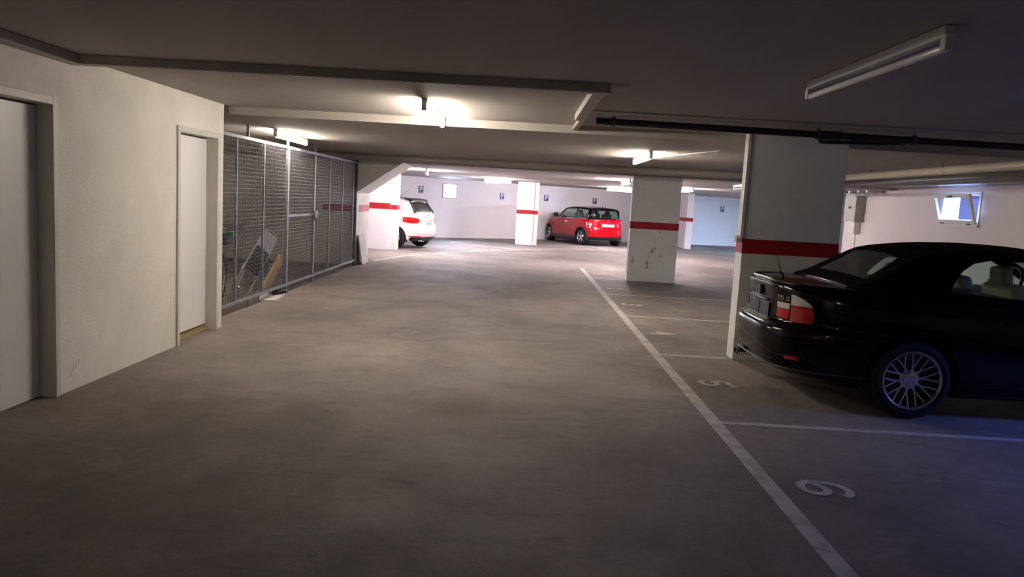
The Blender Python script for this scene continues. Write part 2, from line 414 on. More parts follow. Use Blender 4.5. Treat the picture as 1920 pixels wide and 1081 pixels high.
# right wall, its window opening at y 12.25-13.4
XR = 7.4
def right_wall():
    b = MB(); op = [(3.9, 5.1, 1.5, 2.05), (12.47, 13.62, 1.50, 2.045)]
    ys = [-12, 3.9, 5.1, 12.47, 13.62, 17.35]
    for i in (0, 2, 4): b.box(XR, XR + .3, ys[i], ys[i + 1], 0, Z1 + .1)
    for y0, y1, z0, z1 in op: b.box(XR, XR + .3, y0, y1, 0, z0).box(XR, XR + .3, y0, y1, z1, Z1 + .1)
    b.box(XR, 20, 17.35, 17.65, 0, Z1)
    return b
struct(right_wall().build('wall_right', M['wall_r']))
struct(MB().box(-14, 20, -12.2, -12, 0, Z1).build('wall_behind', M['wall']))
struct(MB().box(-14.2, -14, -12.2, 36, 0, Z1).build('wall_outer_left', M['wall']))
struct(MB().box(14.0, 14.2, 17.3, 26.5, 0, Z1).box(14.0, 14.2, 27.5, 38, 0, Z1).box(14.0, 14.2, 26.5, 27.5, 0, 1.4).box(14.0, 14.2, 26.5, 27.5, 1.93, Z1).build('wall_outer_right', M['wall_far']))
# far wall, bending gently
FW = [(-14, 15.5), (-8, 22.9), (-3.04, 27.1), (-.21, 29.3), (.63, 29.9), (4.48, 31.85), (9.14, 33.6), (20, 36.5)]
def wy(x):
    for (a, b_), (c, d) in zip(FW[:-1], FW[1:]):
        if a <= x <= c: return b_ + (d - b_) * (x - a) / (c - a)
    return FW[-1][1]
def wdir(x):
    for (a, b_), (c, d) in zip(FW[:-1], FW[1:]):
        if a <= x <= c: return math.atan2(d - b_, c - a)
    return 0
WX = -2.62; WXW = .30   # far window centre and half width
fw = MB()
def wseg(a, b_, z0, z1):
    d = Vector((b_[0] - a[0], b_[1] - a[1], 0)).normalized(); n = Vector((-d.y, d.x, 0)) * .3
    A = Vector((*a, 0)); B = Vector((*b_, 0))
    v = [A, B, B + n, A + n]
    fw.add([p + Vector((0, 0, z0)) for p in v] + [p + Vector((0, 0, z1)) for p in v], [(3,2,1,0),(4,5,6,7),(0,1,5,4),(1,2,6,5),(2,3,7,6),(3,0,4,7)])
wl = (WX - WXW * math.cos(wdir(WX)), 0); wl = (wl[0], wy(wl[0])); wr = (WX + WXW * math.cos(wdir(WX)), 0); wr = (wr[0], wy(wr[0]))
pts = FW[:3]
wseg(FW[0], FW[1], 0, 2.15); wseg(FW[1], FW[2], 0, 2.15)
wseg(FW[2], wl, 0, 2.15); wseg(wl, wr, 0, 1.40); wseg(wl, wr, 1.93, 2.15); wseg(wr, FW[3], 0, 2.15)
for a, b_ in zip(FW[3:-1], FW[4:]): wseg(a, b_, 0, 2.15)
struct(fw.build('wall_far', M['wall_far']))

# ------------------------------------------------------------------ ceiling casings (trim)
def casing(n, a, b_, wd, ht, z, m='trimgrey'):
    a = Vector((*a, z - ht / 2)); b_ = Vector((*b_, z - ht / 2))
    return struct(MB().bar(a, b_, wd, ht).build('trim_%d' % n, M[m], bevel=.004))
casing(1, (XL, 5.18), (.54, 5.18), .10, .062, Z1)
casing(2, (-3.03, -12), (-3.03, 5.13), .10, .062, Z1)
casing(3, (.47, 5.23), (.47, 6.95), .09, .062, Z1)
casing(4, (.50, 6.95), (.50, 7.99), .05, .05, Z1)
casing(5, (.55, 6.62), (7.4, 6.62), .04, .012, Z1)
struct(MB().box(XR - .3, XR, 8.0, 17.3, 2.155, Z2).build('trim_6', M['trimgrey']))
struct(MB().box(XL, 7.4, 7.985, 7.999, Z2 - .006, Z1).build('trim_7', M['ceil']))

# ------------------------------------------------------------------ pillars
def pillar(x0, x1, y0, y1, zt, s0, s1, label, rz=0, m='pillar', group='white pillars with a red band'):
    cx, cy_ = (x0 + x1) / 2, (y0 + y1) / 2
    r = empty('pillar', (cx, cy_, 0), rz, label=label, cat='pillar', group=group)
    hx, hy = (x1 - x0) / 2, (y1 - y0) / 2
    MB().box(-hx, hx, -hy, hy, 0, zt).build('shaft', M[m], r, bevel=.006)
    t = .0015
    MB().box(-hx - t, hx + t, -hy - t, hy + t, s0, s1).build('red_stripe', M['stripe'], r)
    return r
p1 = pillar(2.235, 3.20, 7.70, 7.92, Z1, 1.093, 1.238, 'large grey-white pillar with a red band standing behind the black convertible')
p2 = pillar(2.19, 3.16, 15.36, 15.58, Z3, 1.058, 1.20, 'scuffed white pillar with a red band at the end of the numbered bays')
scm = MB()
for (x, z, rx, rz_) in ((2.66, .62, .05, .07), (2.60, .52, .02, .05), (2.57, .38, .04, .06), (2.59, .30, .02, .07), (2.85, .55, .02, .05), (2.28, .42, .02, .08), (2.72, .68, .03, .03), (2.80, 1.0, .015, .02)):
    n = 9; c = []
    for k in range(n):
        a = 2 * PI * k / n; q = .6 + .6 * random.random(); c.append((x - 2.675 + rx * q * math.cos(a), z + rz_ * q * math.sin(a)))
    scm.add([(a, -.1112, b_) for a, b_ in c], [tuple(range(n))])
scm.build('scuff_mark', M['scuff'], p2)
pillar(-.17, .40, 25.75, 26.15, Z3, 1.035, 1.175, 'small far pillar between the white car and the red car', m='wall_far')
pillar(.402, .56, 25.85, 26.15, Z3, 1.035, 1.16, 'pale narrow pier on the right flank of the small far pillar', m='white')
pillar(6.25, 6.50, 29.1, 31.2, Z3, 1.04, 1.18, 'far pillar just right of the scuffed pillar', m='wall_far')
pillar(-4.7, -3.46, 20.0, 20.5, Z3, 1.06, 1.22, 'white pillar partly hiding the white car', m='wall_far')
pillar(-3.458, -3.27, 20.08, 20.5, Z3, 1.06, 1.18, 'narrow white pier against the pillar beside the white car', m='white')

# conduits and switch on the large pillar
cd = empty('cable_conduit', (2.2, 7.78, 0), label='two pale cable conduits running up the left edge of the large pillar', cat='conduit')
MB().box(.003, .034, -.092, -.05, 1.24, 2.288 ).build('conduit_duct', M['frame'], cd, bevel=.003)
MB().tube([(.018, -.02, 1.3), (.018, -.02, 2.285)], .012, 12).build('conduit_pipe', M['frame'], cd, smooth=40)
sw = empty('light_switch', (2.205, 7.76, 1.235), label='small pale switch box at the red band of the large pillar', cat='switch')
MB().box(-.03, .028, -.045, .045, -.035, .035).build('switch_box', M['frame'], sw, bevel=.006)
MB().box(-.036, -.03, -.02, .02, -.022, .022).build('rocker', M['white'], sw, bevel=.002)

# ------------------------------------------------------------------ lamps
def lamp(loc, ang, lit, label, group, z, length=1.5, rad=.017):
    r = empty('fluorescent_lamp', (loc[0], loc[1], z), ang, label=label, cat='ceiling lamp', group=group)
    h = length / 2
    MB().prism([(-.024, 0), (.024, 0), (.02, -.045), (-.02, -.045)], 'x', -h, h).build('housing', M['lampbody'], r, bevel=.003)
    for s in (-1, 1):
        MB().box(s * h - .012 - (.02 if s > 0 else 0), s * h + .012 + (.02 if s < 0 else 0) , -.02, .02, -.098, -.03).build('lamp_holder', M['lampbody'], r, bevel=.004)
    MB().tube([(-h + .03, 0, -.084), (h - .03, 0, -.084)], rad, 16).build('tube', M[lit], r, smooth=40)
    return r
G1 = 'lit fluorescent ceiling lamps'; G2 = 'unlit fluorescent ceiling lamps'
lamp((-.86, 7.2), PI / 2 , 'tube_warm', 'lit tube lamp on the ceiling just before the step, left of centre', G1, Z1 - .002)
lamp((-3.18, 10.5), PI / 2 + .02, 'tube_warm', 'lit tube lamp above the wire cage', G1, Z2 - .002)
lamp((1.62, 10.7), PI / 2, 'tube_warm', 'lit tube lamp over the lane between the large pillar and the pipe', G1, Z2 - .002)
lamp((-2.38, 18.9), PI / 2 + .1, 'tube_pink', 'lit tube lamp above the white car, beside the slanted wall edge', G1, Z3 - .002)
lamp((-.78, 23.2), PI * .68, 'tube_broad', 'broad bright tube lamp left of the small far pillar', G1, Z3 - .002, rad=.045)
lamp((3.35, 26.0), PI * .23, 'tube_broad', 'broad bright tube lamp above the red car', G1, Z3 - .002, rad=.045)
lamp((2.42, 18.2), PI / 2, 'tube_pink', 'small bright lamp at the top left of the scuffed pillar', G1, Z3 - .002)
lamp((4.75, 22.3), PI / 2, 'tube_pink', 'small bright lamp at the top right of the scuffed pillar', G1, Z3 - .002)
lamp((4.72, 16.8), PI / 2 - .1, 'tube_off', 'unlit tube lamp seen at the left edge of the large pillar', G2, Z3 - .002)
lamp((1.67, 3.92), PI / 2, 'tube_off', 'unlit tube lamp on the dark ceiling nearest the camera', G2, Z1 - .002)
# fill lamp added out of view to brighten the near end of the lane
lamp((-.8, -5.2), PI / 2, 'tube_warm', 'added fill tube lamp, unseen behind the camera', G1, Z1 - .002)

# ------------------------------------------------------------------ pipes
def hanger(parent, p, z0, r=.06):
    MB().tube([(p[0], p[1], z0), (p[0], p[1], p[2])], .006, 8).build('hanger_rod', M['darksteel'], parent)
    MB().lathe([(r + .006, -.015), (r + .01, -.015), (r + .01, .015), (r + .006, .015)], p, 'x', 20, True).build('pipe_clamp', M['darksteel'], parent, smooth=40)
bp = empty('black_drain_pipe', (0, 7.30, 0), label='black pipe hanging under the dark ceiling from the casing to the right wall', cat='pipe')
zp = lambda x: 2.243 - .006 * (x - .6)
yp = lambda x: -.30
P0 = (.62, yp(0), zp(.62)); P1 = (XR, yp(0), zp(XR) - .0)
MB().tube([P0, P1], .031, 20).build('pipe_run', M['blackpipe'], bp, smooth=40)
for x in (.78, 2.62, 3.48, 5.4):
    hanger(bp, (x, yp(x), zp(x)), Z1, .031)
MB().tube([(2.62, yp(0), zp(2.7)), (2.82, yp(0), zp(2.7))], .039, 20).build('pipe_joint', M['blackpipe'], bp, smooth=40)
MB().tube([(2.64, yp(0), zp(2.7)), (2.645, yp(0) + .02, zp(2.7) - .035), (2.68, yp(0) + .06, zp(2.7) - .055), (2.76, yp(0) + .10, zp(2.7) - .05), (3.35, yp(0) + .12, zp(2.7) - .028), (3.5, yp(0) + .1, zp(2.7) - .01)], .019, 16).build('pipe_branch', M['blackpipe'], bp, smooth=40)

dp = empty('grey_drain_pipe', (0, 14.0, 0), label='long grey drain pipe crossing the ceiling in front of the scuffed pillar', cat='pipe')
MB().tube([(-7.0, 1.05, 2.135), (4.88, -.771, 2.13)], .065, 28).build('pipe_run', M['pipe'], dp, smooth=40)
for x in (-4.6, -2.1, .3, 3.0, 4.4):
    t = (x + 7) / 14.35
    MB().tube([(x, 1.05 - 2.2 * t, 2.13), (x + .05, 1.05 - 2.2 * t, 2.13)], .073, 24).build('pipe_clamp', M['pipe'], dp, smooth=40)
    MB().tube([(x + .02, 1.05 - 2.2 * t, 2.15), (x + .02, 1.05 - 2.2 * t, Z2)], .008, 8).build('hanger_rod', M['darksteel'], dp)
rp = empty('beige_drain_pipe', (5.0, 12.2, 0), label='beige drain pipe running along the right side below the ceiling', cat='pipe')
MB().tube([(.05, -5.2, 2.135), (0, .9, 2.125)], .048, 24).build('pipe_run', M['pipe_beige'], rp, smooth=40)
for y in (-2.9, -1.0, .8):
    MB().tube([(0, y, 2.13), (0, y, Z2)], .008, 8).build('hanger_rod', M['darksteel'], rp)
    MB().tube([(.03, y - .02, 2.131), (.03, y + .02, 2.131)], .053, 20).build('pipe_clamp', M['pipe_beige'], rp, smooth=40)
for i, (x, z, r, lab) in enumerate(((6.75, 2.16, .04, 'thin grey pipe under the ceiling next to the right wall casing'), (6.3, 2.165, .045, 'grey pipe between the beige pipe and the right wall'))):
    q = MB().tube([(x, 8.05, z), (x, 17.2, z)], r, 18).build('ceiling_pipe', M['pipe'], smooth=40)
    tag(q, lab, 'pipe', 'grey pipes by the right wall')
# stubs row above the electric box
for k in range(4):
    q = empty('pipe_socket', (XR, 15.95 + k * .42, 2.09), label=('pale pipe socket sticking out of the right wall, %s of four in the row' % ('nearest', 'second nearest', 'third nearest', 'farthest')[k]), cat='pipe', group='pipe sockets above the electric box')
    MB().lathe([(.0, -.32), (.05, -.32), (.055, -.29), (.055, -.2), (.043, -.18), (.043, 0), (0, 0)], (0, 0, 0), 'x', 20).build('socket', M['frame'], q, smooth=40)
    MB().box(-.18, -.1, -.10, .10, -.062, -.056).build('bracket', M['steel'], q)
q = empty('electric_box', (XR, 16.95, 1.72), label='grey electric box with a red button on the right wall beside the large pillar', cat='electric box')
MB().box(-.20, 0, -.28, .28, -.28, .28).build('cabinet', M['trimgrey'], q, bevel=.006)
MB().lathe([(0, -.225), (.03, -.225), (.03, -.2), (0, -.2)], (0, .0, .02), 'x', 16).build('red_button', M['stripe'], q)
q2 = empty('wiring_duct', (XR, 17.0, 1.2), label='white wiring duct under the electric box', cat='conduit')
MB().box(-.13, 0, -.2, .2, -.02, .23).build('junction_cover', M['white'], q2, bevel=.004)
MB().box(-.02, 0, -.02, .02, -.9, -.02).build('duct', M['white'], q2)
q3 = MB().tube([(1.9, 10.9, Z2 - .006), (2.3, 9.2, Z2 - .006)], .004, 6).build('joint_shine', M['white']); tag(q3, 'thin white line added for a shining ceiling joint left of the large pillar', 'ceiling joint')  # white rod standing in for the shine along a ceiling joint

# ------------------------------------------------------------------ windows
def window_open():
    r = struct(empty('window_2', (XR, 13.045, 1.5))); r['label'] = 'small cellar window tilted open in the right wall'
    y0, y1, z0, z1 = -.575, .575, 0, .545; t = .05
    f = MB().box(-.02, .1, y0, y0 + t, z0, z1).box(-.02, .1, y1 - t, y1, z0, z1).box(-.02, .1, y0 + t, y1 - t, z0, z0 + t).box(-.02, .1, y0 + t, y1 - t, z1 - t, z1)
    f.build('window_frame', M['white'], r, bevel=.003)
    MB().box(-.05, -.02, y0 - .02, y1 + .02, z0 - .03, z0).build('window_sill', M['white'], r)
    # sash hinged at the bottom, leaning into the room
    R_ = Matrix.Translation((-.025, 0, .03)) @ Matrix.Rotation(-math.radians(17), 4, 'Y')
    a0, a1, h0, h1 = y0 + .02, y1 - .02, 0, .50; s = .06
    g = MB()
    for bx in ((-.045, 0, a0, a0 + s, h0, h1), (-.045, 0, a1 - s, a1, h0, h1), (-.045, 0, a0 + s, a1 - s, h0, h0 + s), (-.045, 0, a0 + s, a1 - s, h1 - s, h1)):
        g.box(*bx, R_)
    sh = g.build('sash', M['white'], r, bevel=.003)
    MB().box(-.024, -.018, a0 + s - .005, a1 - s + .005, h0 + s - .005, h1 - s + .005, R_).build('pane', M['glass_win'], sh)
    MB().box(-.065, -.045, -.06, .06, h1 - .045, h1 - .02, R_).build('latch', M['darksteel'], sh)
    for yy in (a0 + .12, a1 - .2):
        MB().box(-.055, -.04, yy, yy + .1, -.012, .008, R_).build('hinge', M['darksteel'], sh)
window_open()
def window_plain(n, c, ang, wd, z0, z1, label):
    r = struct(empty('window_%d' % n, (c[0], c[1], z0), ang)); r['label'] = label
    h = wd / 2; H = z1 - z0; t = .045
    MB().box(-h, -h + t, -.03, .06, 0, H).box(h - t, h, -.03, .06, 0, H).box(-h + t, h - t, -.03, .06, 0, t).box(-h + t, h - t, -.03, .06, H - t, H).build('window_frame', M['white'], r, bevel=.003)
    MB().box(-h + t, h - t, .01, .016, t, H - t).build('pane', M['glass_win'], r)
window_plain(1, (WX, wy(WX)), wdir(WX), .60, 1.40, 1.93, 'small glaring cellar window in the far wall')
window_plain(4, (14.0, 27.0), -PI / 2, 1.0, 1.4, 1.93, 'bright cellar window far to the right')
window_plain(3, (XR, 4.5), PI / 2, 1.2, 1.5, 2.05, 'cellar window in the right wall beside the parked convertible')
# light well outside the open window, and a white board added as bright streak
struct(MB().box(8.3, 8.4, 10.5, 17, 0, 1.56).box(8.02, 8.06, 13.32, 13.50, 0, 2.7).build('trim_8', M['white']))

struct(MB().box(-4.4, -1.2, 29.0, 29.1, 0, 3.0).build('trim_9', M['white']))  # white wall added outside so the far window looks glaring

# ------------------------------------------------------------------ parking signs
def sign(x, z, label, tilt=0):
    a = wdir(x)
    r = empty('parking_sign', (x, wy(x), z), a, label=label, cat='sign', group='blue parking signs on the far wall')
    MB().box(-.10, .10, -.012, -.001, -.12, .12).build('sign_plate', M['blue'], r)
    MB().box(-.09, .09, -.013, -.0121, .108, .113).box(-.09, .09, -.013, -.0121, -.113, -.108).box(-.093, -.088, -.013, -.0121, -.113, .113).box(.088, .093, -.013, -.0121, -.113, .113).build('border', M['signwhite'], r)
    text_obj('P', 'letter', M['signwhite'], r, .24, Matrix.Translation((0, -.014, 0)) @ Matrix.Rotation(PI / 2, 4, 'X'), .001, .006)
    MB().box(-.07, .07, -.008, -.001, -.19, -.145).build('number_plate', M['signwhite'], r)
    return r
def px2x(ratio):   # x on the far wall for a given x/y direction
    x = ratio * 28
    for _ in range(30): x = ratio * wy(x)
    return x
sign(px2x(-.1330), 1.665, 'blue parking sign left of the glaring window, above the white car')
sign(px2x(-.0270), 1.60, 'blue parking sign between the glaring window and the small far pillar')
sign(px2x(.0307), 1.625, 'blue parking sign above the nose of the red car')
sign(px2x(.0940), 1.62, 'blue parking sign above the back of the red car')
sign(px2x(.2600), 1.59, 'blue parking sign right of the scuffed pillar')

# ------------------------------------------------------------------ wire cage fence
fx = -3.33
cg = empty('wire_cage_fence', (fx, 8.0, 0), label='grey steel wire mesh fence with a gate closing off the storage cage', cat='fence')
Y0 = 8.0
posts = [7.93, 8.89, 9.83, 10.82, 12.24, 13.2, 14.15, 15.02]
zt, zb = 2.045, .105
MB().box(-.02, .02, -.12, 15.30 - Y0, zt - .02, zt + .02).build('top_rail', M['steel'], cg, bevel=.003)
MB().box(-.02, .02, -.12, 15.30 - Y0, zb - .02, zb + .02).build('bottom_rail', M['steel'], cg, bevel=.003)
for i, y in enumerate(posts):
    wd = .035 if i in (3, 4) else .026
    MB().box(-wd / 2, wd / 2, y - Y0 - wd / 2, y - Y0 + wd / 2, zb, zt).build('post', M['steel'], cg)
MB().box(-.025, .025, 15.27 - Y0, 15.33 - Y0, 0, 2.12).build('end_post', M['darksteel'], cg)
for y in (9.36, 10.84, 12.25, 13.72):
    MB().box(-.014, .014, y - Y0 - .018, y - Y0 + .018, 0, zb).build('foot', M['steel'], cg)
for y in (9.25, 10.82, 12.24, 15.0):
    MB().box(-.015, .015, y - Y0 - .015, y - Y0 + .015, zt, Z2).build('ceiling_bracket', M['steel'], cg)
pe = posts + [15.28]
gate = None
for i, (a, b_) in enumerate(zip(pe[:-1], pe[1:])):
    mbx = MB(); wr_ = .003
    n = max(2, int((b_ - a) / .05)); 
    for k in range(1, n):
        y = a - Y0 + (b_ - a) * k / n; mbx.box(.008, .008 + wr_, y - wr_ / 2, y + wr_ / 2, zb, zt)
    nz = 39
    for k in range(1, nz):
        z = zb + (zt - zb) * k / nz; mbx.box(.012, .012 + wr_, a - Y0, b_ - Y0, z - wr_ * .35, z + wr_ * .35)
    if i == 3:
        gate = MB().box(-.018, .018, a - Y0 + .02, a - Y0 + .048, zb + .03, zt - .03).box(-.018, .018, b_ - Y0 - .048, b_ - Y0 - .02, zb + .03, zt - .03).box(-.016, .016, a - Y0 + .048, b_ - Y0 - .048, 1.07, 1.105).build('gate', M['steel'], cg)
        mbx.build('wire_mesh', M['wire'], gate, fix=False)
        MB().box(.018, .05, b_ - Y0 - .07, b_ - Y0 + .05, 1.03, 1.14).box(.03, .075, b_ - Y0 - .15, b_ - Y0 + .06, 1.085, 1.10).build('latch', M['steel'], gate)
        MB().tube([(.04, b_ - Y0, 1.03), (.04, b_ - Y0, .98)], .02, 12).build('padlock', M['steel'], gate)
    else:
        mbx.build('wire_mesh', M['wire'], cg, fix=False)

# ------------------------------------------------------------------ things in the cage
def bicycle():
    r = empty('bicycle', (-3.66, 9.12, 0), label='bicycle with a wire basket standing in the cage behind the wall corner', cat='bicycle')
    def wheel(y):
        t = MB().tube([(0, y + .33 * math.cos(2 * PI * k / 48), .345 + .33 * math.sin(2 * PI * k / 48)) for k in range(48)], .016, 10, True).build('tyre', M['tyre'], r, smooth=60)
        MB().tube([(0, y + .307 * math.cos(2 * PI * k / 48), .345 + .307 * math.sin(2 * PI * k / 48)) for k in range(48)], .009, 8, True).build('rim', M['chrome'], t, smooth=60)
        b = MB()
        for k in range(24):
            a = 2 * PI * k / 24; b.tube([(.03 * (-1) ** k, y, .345), (0, y + .3 * math.cos(a), .345 + .3 * math.sin(a))], .0012, 5)
        b.tube([(-.05, y, .345), (.05, y, .345)], .02, 12).build('spokes', M['chrome'], t)
        MB().tube([(0, y + .36 * math.cos(a), .345 + .36 * math.sin(a)) for a in [math.radians(d) for d in range(10, 171, 10)]], .02, 8).build('mudguard', M['black'], r, smooth=60)
    wheel(0); wheel(-1.05)
    f = MB()
    f.tube([(0, -.22, .85), (0, -.17, .70), (0, -.06, .40), (0, 0, .345)], .014).tube([(0, -.18, .72), (0, -.58, .30), (0, -.72, .82)], .017)
    f.tube([(0, -.58, .30), (0, -1.05, .345)], .011).tube([(0, -.70, .72), (0, -1.05, .345)], .010).tube([(0, -.15, .58), (0, -.50, .38)], .016)
    f.build('frame', M['purple'], r, smooth=50)
    MB().tube([(-.28, -.38, .98), (-.2, -.26, 1.0), (0, -.21, .98), (.2, -.26, 1.0), (.28, -.38, .98)], .011).tube([(0, -.22, .84), (0, -.21, .98)], .012).build('handlebar', M['chrome'], r, smooth=50)
    sd = MB(); sd.lathe([(0, -.03), (.06, -.025), (.09, 0), (.07, .025), (0, .03)], (0, 0, 0), 'z', 20).build('saddle', M['black'], r, smooth=60, M=Matrix.Translation((0, -.76, .86)) @ Matrix.Diagonal((.9, 1.5, 1, 1)))
    MB().lathe([(0, -.02), (.05, -.02), (.055, .02), (.02, .05), (0, .05)], (0, 0, 0), 'y', 18).build('headlamp', M['chrome'], r, smooth=60, M=Matrix.Translation((0, .03, .68)))
    bk = MB()
    def ringp(z, w_, l, c): return [(-w_, c - l, z), (w_, c - l, z), (w_, c + l, z), (-w_, c + l, z)]
    for k, z in enumerate((.76, .82, .88, .93, .97)):
        t = k / 4; q = ringp(z, .11 + .05 * t, .15 + .09 * t, .22 + .18 * t)
        bk.tube(q, .0035 if k < 4 else .006, 6, True)
    A = ringp(.76, .11, .15, .22); B = ringp(.97, .16, .24, .40)
    for i in range(4):
        for k in range(8):
            t = k / 8; a = Vector(A[i]).lerp(Vector(A[(i + 1) % 4]), t); b_ = Vector(B[i]).lerp(Vector(B[(i + 1) % 4]), t); bk.tube([a, b_], .0025, 5)
    for k in range(7):
        bk.tube([(-.11, .07 + .05 * k, .76), (.11, .07 + .05 * k, .76)], .0025, 5)
    bk.build('basket', M['darksteel'], r)
    MB().box(-.035, .035, -.05, .05, -.03, .05).build('green_tag', M['green'], r, bevel=.01, M=Matrix.Translation((.125, .20, .87)))
    MB().lathe([(0, -.06), (.07, -.06), (.08, 0), (.075, .06), (0, .06)], (0, 0, 0), 'z', 14).build('purple_bag', M['purple'], r, smooth=60, M=Matrix.Translation((0, .2, .83)))
    # pedals
    MB().tube([(0, -.58, .30), (.06, -.58, .30), (.06, -.50, .17)], .009).box(.06, .15, -.54, -.46, .155, .18).build('crank', M['darksteel'], r)
bicycle()

def folding_chair():
    r = empty('folding_chair', (-3.74, 10.0, 0), label='folded metal chair with black slatted seat leaning in the cage', cat='chair')
    a = Vector((0, .10, .03)); b_ = Vector((-.03, 1.56, .80)); d = (b_ - a).normalized()
    for s in (-1, 1): pass
    up = Vector((1, 0, 0)); wv = Vector((-.93, -.25, .28)).normalized() * .0
    side = Vector((1, 0, .0)); q = d.cross(side).normalized()
    W_ = .17
    def pt(t, s, off=0): return a + d * t + side * s * .08 + q * (s * .085 + off)
    L_ = (b_ - a).length
    loop = [pt(0, -1), pt(L_ - .25, -1), pt(L_ - .08, -.95), pt(L_ - .01, -.5), pt(L_, 0), pt(L_ - .01, .5), pt(L_ - .08, .95), pt(L_ - .25, 1), pt(0, 1)]
    MB().tube(loop, .012, 10).build('frame', M['steel'], r, smooth=50)
    MB().tube([pt(.05, -.8, .04), pt(L_ * .7, -.85, .04)], .011).tube([pt(.05, .8, .04), pt(L_ * .7, .85, .04)], .011).tube([pt(.06, -.8, .04), pt(.06, .8, .04)], .009).build('rear_leg', M['steel'], r, smooth=50)
    def slab(t0, t1, off, th, name, m):
        v = []
        for o_ in (off, off + th):
            for t, s in ((t0, -.9), (t1, -.9), (t1, .9), (t0, .9)): v.append(pt(t, s, 0) + d.cross(d.cross(side)) * 0 + side.cross(q) * 0 + (side * .8 - q * .6) * o_)
        return MB().add(v, [(3,2,1,0),(4,5,6,7),(0,1,5,4),(1,2,6,5),(2,3,7,6),(3,0,4,7)]).build(name, M[m], r, bevel=.004)
    slab(L_ - .50, L_ - .06, .0, .012, 'backrest', 'steel')
    s_ = MB()
    for k in range(8):
        t = .55 + k * .075; v = []
        for o_ in (.0, .016):
            for tt, s in ((t, -.85), (t + .045, -.85), (t + .045, .85), (t, .85)): v.append(pt(tt, s, 0) + (side * .8 - q * .6) * (o_ + .015))
        s_.add(v, [(3,2,1,0),(4,5,6,7),(0,1,5,4),(1,2,6,5),(2,3,7,6),(3,0,4,7)])
    s_.build('seat', M['black'], r)
folding_chair()
cb = empty('cardboard_box', (-3.52, 10.25, 0), label='flattened brown cardboard box leaning on the folded chair', cat='cardboard box')
Mx = Matrix.Translation((.0, .0, .012)) @ Matrix.Rotation(-math.radians(52), 4, 'X')
Mb = Matrix.Translation((0, .02, .01)) @ Matrix.Rotation(math.radians(-62), 4, 'X')
MB().box(-.02, .02, -.02, .14, 0, 1.02, Mb).box(.021, .027, .0, .12, .02, .92, Mb).build('panel', M['card'], cb, bevel=.003)
MB().box(-.025, .012, .14, .155, .05, .98, Mb).build('flap', M['card'], cb)
tn = empty('paint_tin', (-3.66, 9.86, 0), label='grey paint tin on the floor of the cage by the fence', cat='tin')
MB().lathe([(0, 0), (.085, 0), (.085, .17), (.09, .175), (.085, .18), (.07, .175), (0, .172)], (0, 0, 0), 'z', 28).build('tin_body', M['alloy'], tn, smooth=40)
MB().tube([(.088, .0, .15), (.1, -.05, .11), (.1, 0, .08), (.1, .05, .11), (.088, 0, .15)], .002, 6).build('wire_handle', M['darksteel'], tn)
pl = MB().box(-.14, .10, -.26, .26, 0, .012).box(-.14, -.128, -.26, .26, .012, .05).box(.088, .10, -.26, .26, .012, .035).build('plastic_tray', M['board'], bevel=.004, M=Matrix.Translation((-3.27, 10.14, 0)) @ Matrix.Rotation(.12, 4, 'Z'))
tag(pl, 'pale flat tray lying half under the fence', 'tray')
shoe = MB()
for k, (y, w_, h_) in enumerate(((-.15, .02, .02), (-.13, .036, .06), (-.06, .042, .075), (.02, .04, .06), (.09, .046, .045), (.14, .035, .03), (.16, .012, .012))):
    for j in range(12):
        a = 2 * PI * j / 12; shoe.v.append((w_ * math.cos(a), y, max(0, h_ / 2 + h_ / 2 * math.sin(a))))
for k in range(6):
    for j in range(12): shoe.f.append((k * 12 + j, k * 12 + (j + 1) % 12, (k + 1) * 12 + (j + 1) % 12, (k + 1) * 12 + j))
shoe.f.append(tuple(range(12))); shoe.f.append(tuple(range(72, 84)))
sh = shoe.build('shoe', M['black'], smooth=60, M=Matrix.Translation((-3.34, 10.62, 0)) @ Matrix.Rotation(-.25, 4, 'Z') @ Matrix.Diagonal((1, 1.1, 1.1, 1)))
tag(sh, 'dark shoe lying under the bottom rail of the wire fence', 'shoe')
lb = MB().box(-.012, .012, -.36, .36, 0, .60, Matrix.Rotation(math.radians(-9), 4, 'Y')).build('leaning_board', M['board'], bevel=.003, M=Matrix.Translation((-3.215, 15.85, .004)) @ Matrix.Rotation(.04, 4, 'Z'))
tag(lb, 'pale board leaning against the wall end past the wire fence', 'board')

# ------------------------------------------------------------------ cars
def interp(tab, x):
    if x <= tab[0][0]: return tab[0][1]
    for (a, p), (b_, q) in zip(tab[:-1], tab[1:]):
        if x <= b_: return p + (q - p) * (x - a) / (b_ - a)
    return tab[-1][1]
def smooth_interp(tab, x):
    n = len(tab)
    if x <= tab[0][0]: return tab[0][1]
    if x >= tab[-1][0]: return tab[-1][1]
    for i in range(n - 1):
        if x <= tab[i + 1][0]: break
    (x0, y0), (x1, y1) = tab[i], tab[i + 1]
    def slope(j):
        if j <= 0 or j >= n - 1: return 0 if n < 3 else ((tab[1][1] - tab[0][1]) / (tab[1][0] - tab[0][0]) if j <= 0 else (tab[-1][1] - tab[-2][1]) / (tab[-1][0] - tab[-2][0]))
        a = (tab[j][1] - tab[j - 1][1]) / (tab[j][0] - tab[j - 1][0]); b_ = (tab[j + 1][1] - tab[j][1]) / (tab[j + 1][0] - tab[j][0])
        return 0 if a * b_ <= 0 else 2 * a * b_ / (a + b_)
    h = x1 - x0; t = (x - x0) / h; m0, m1 = slope(i) * h, slope(i + 1) * h
    return (2*t**3 - 3*t*t + 1) * y0 + (t**3 - 2*t*t + t) * m0 + (-2*t**3 + 3*t*t) * y1 + (t**3 - t*t) * m1

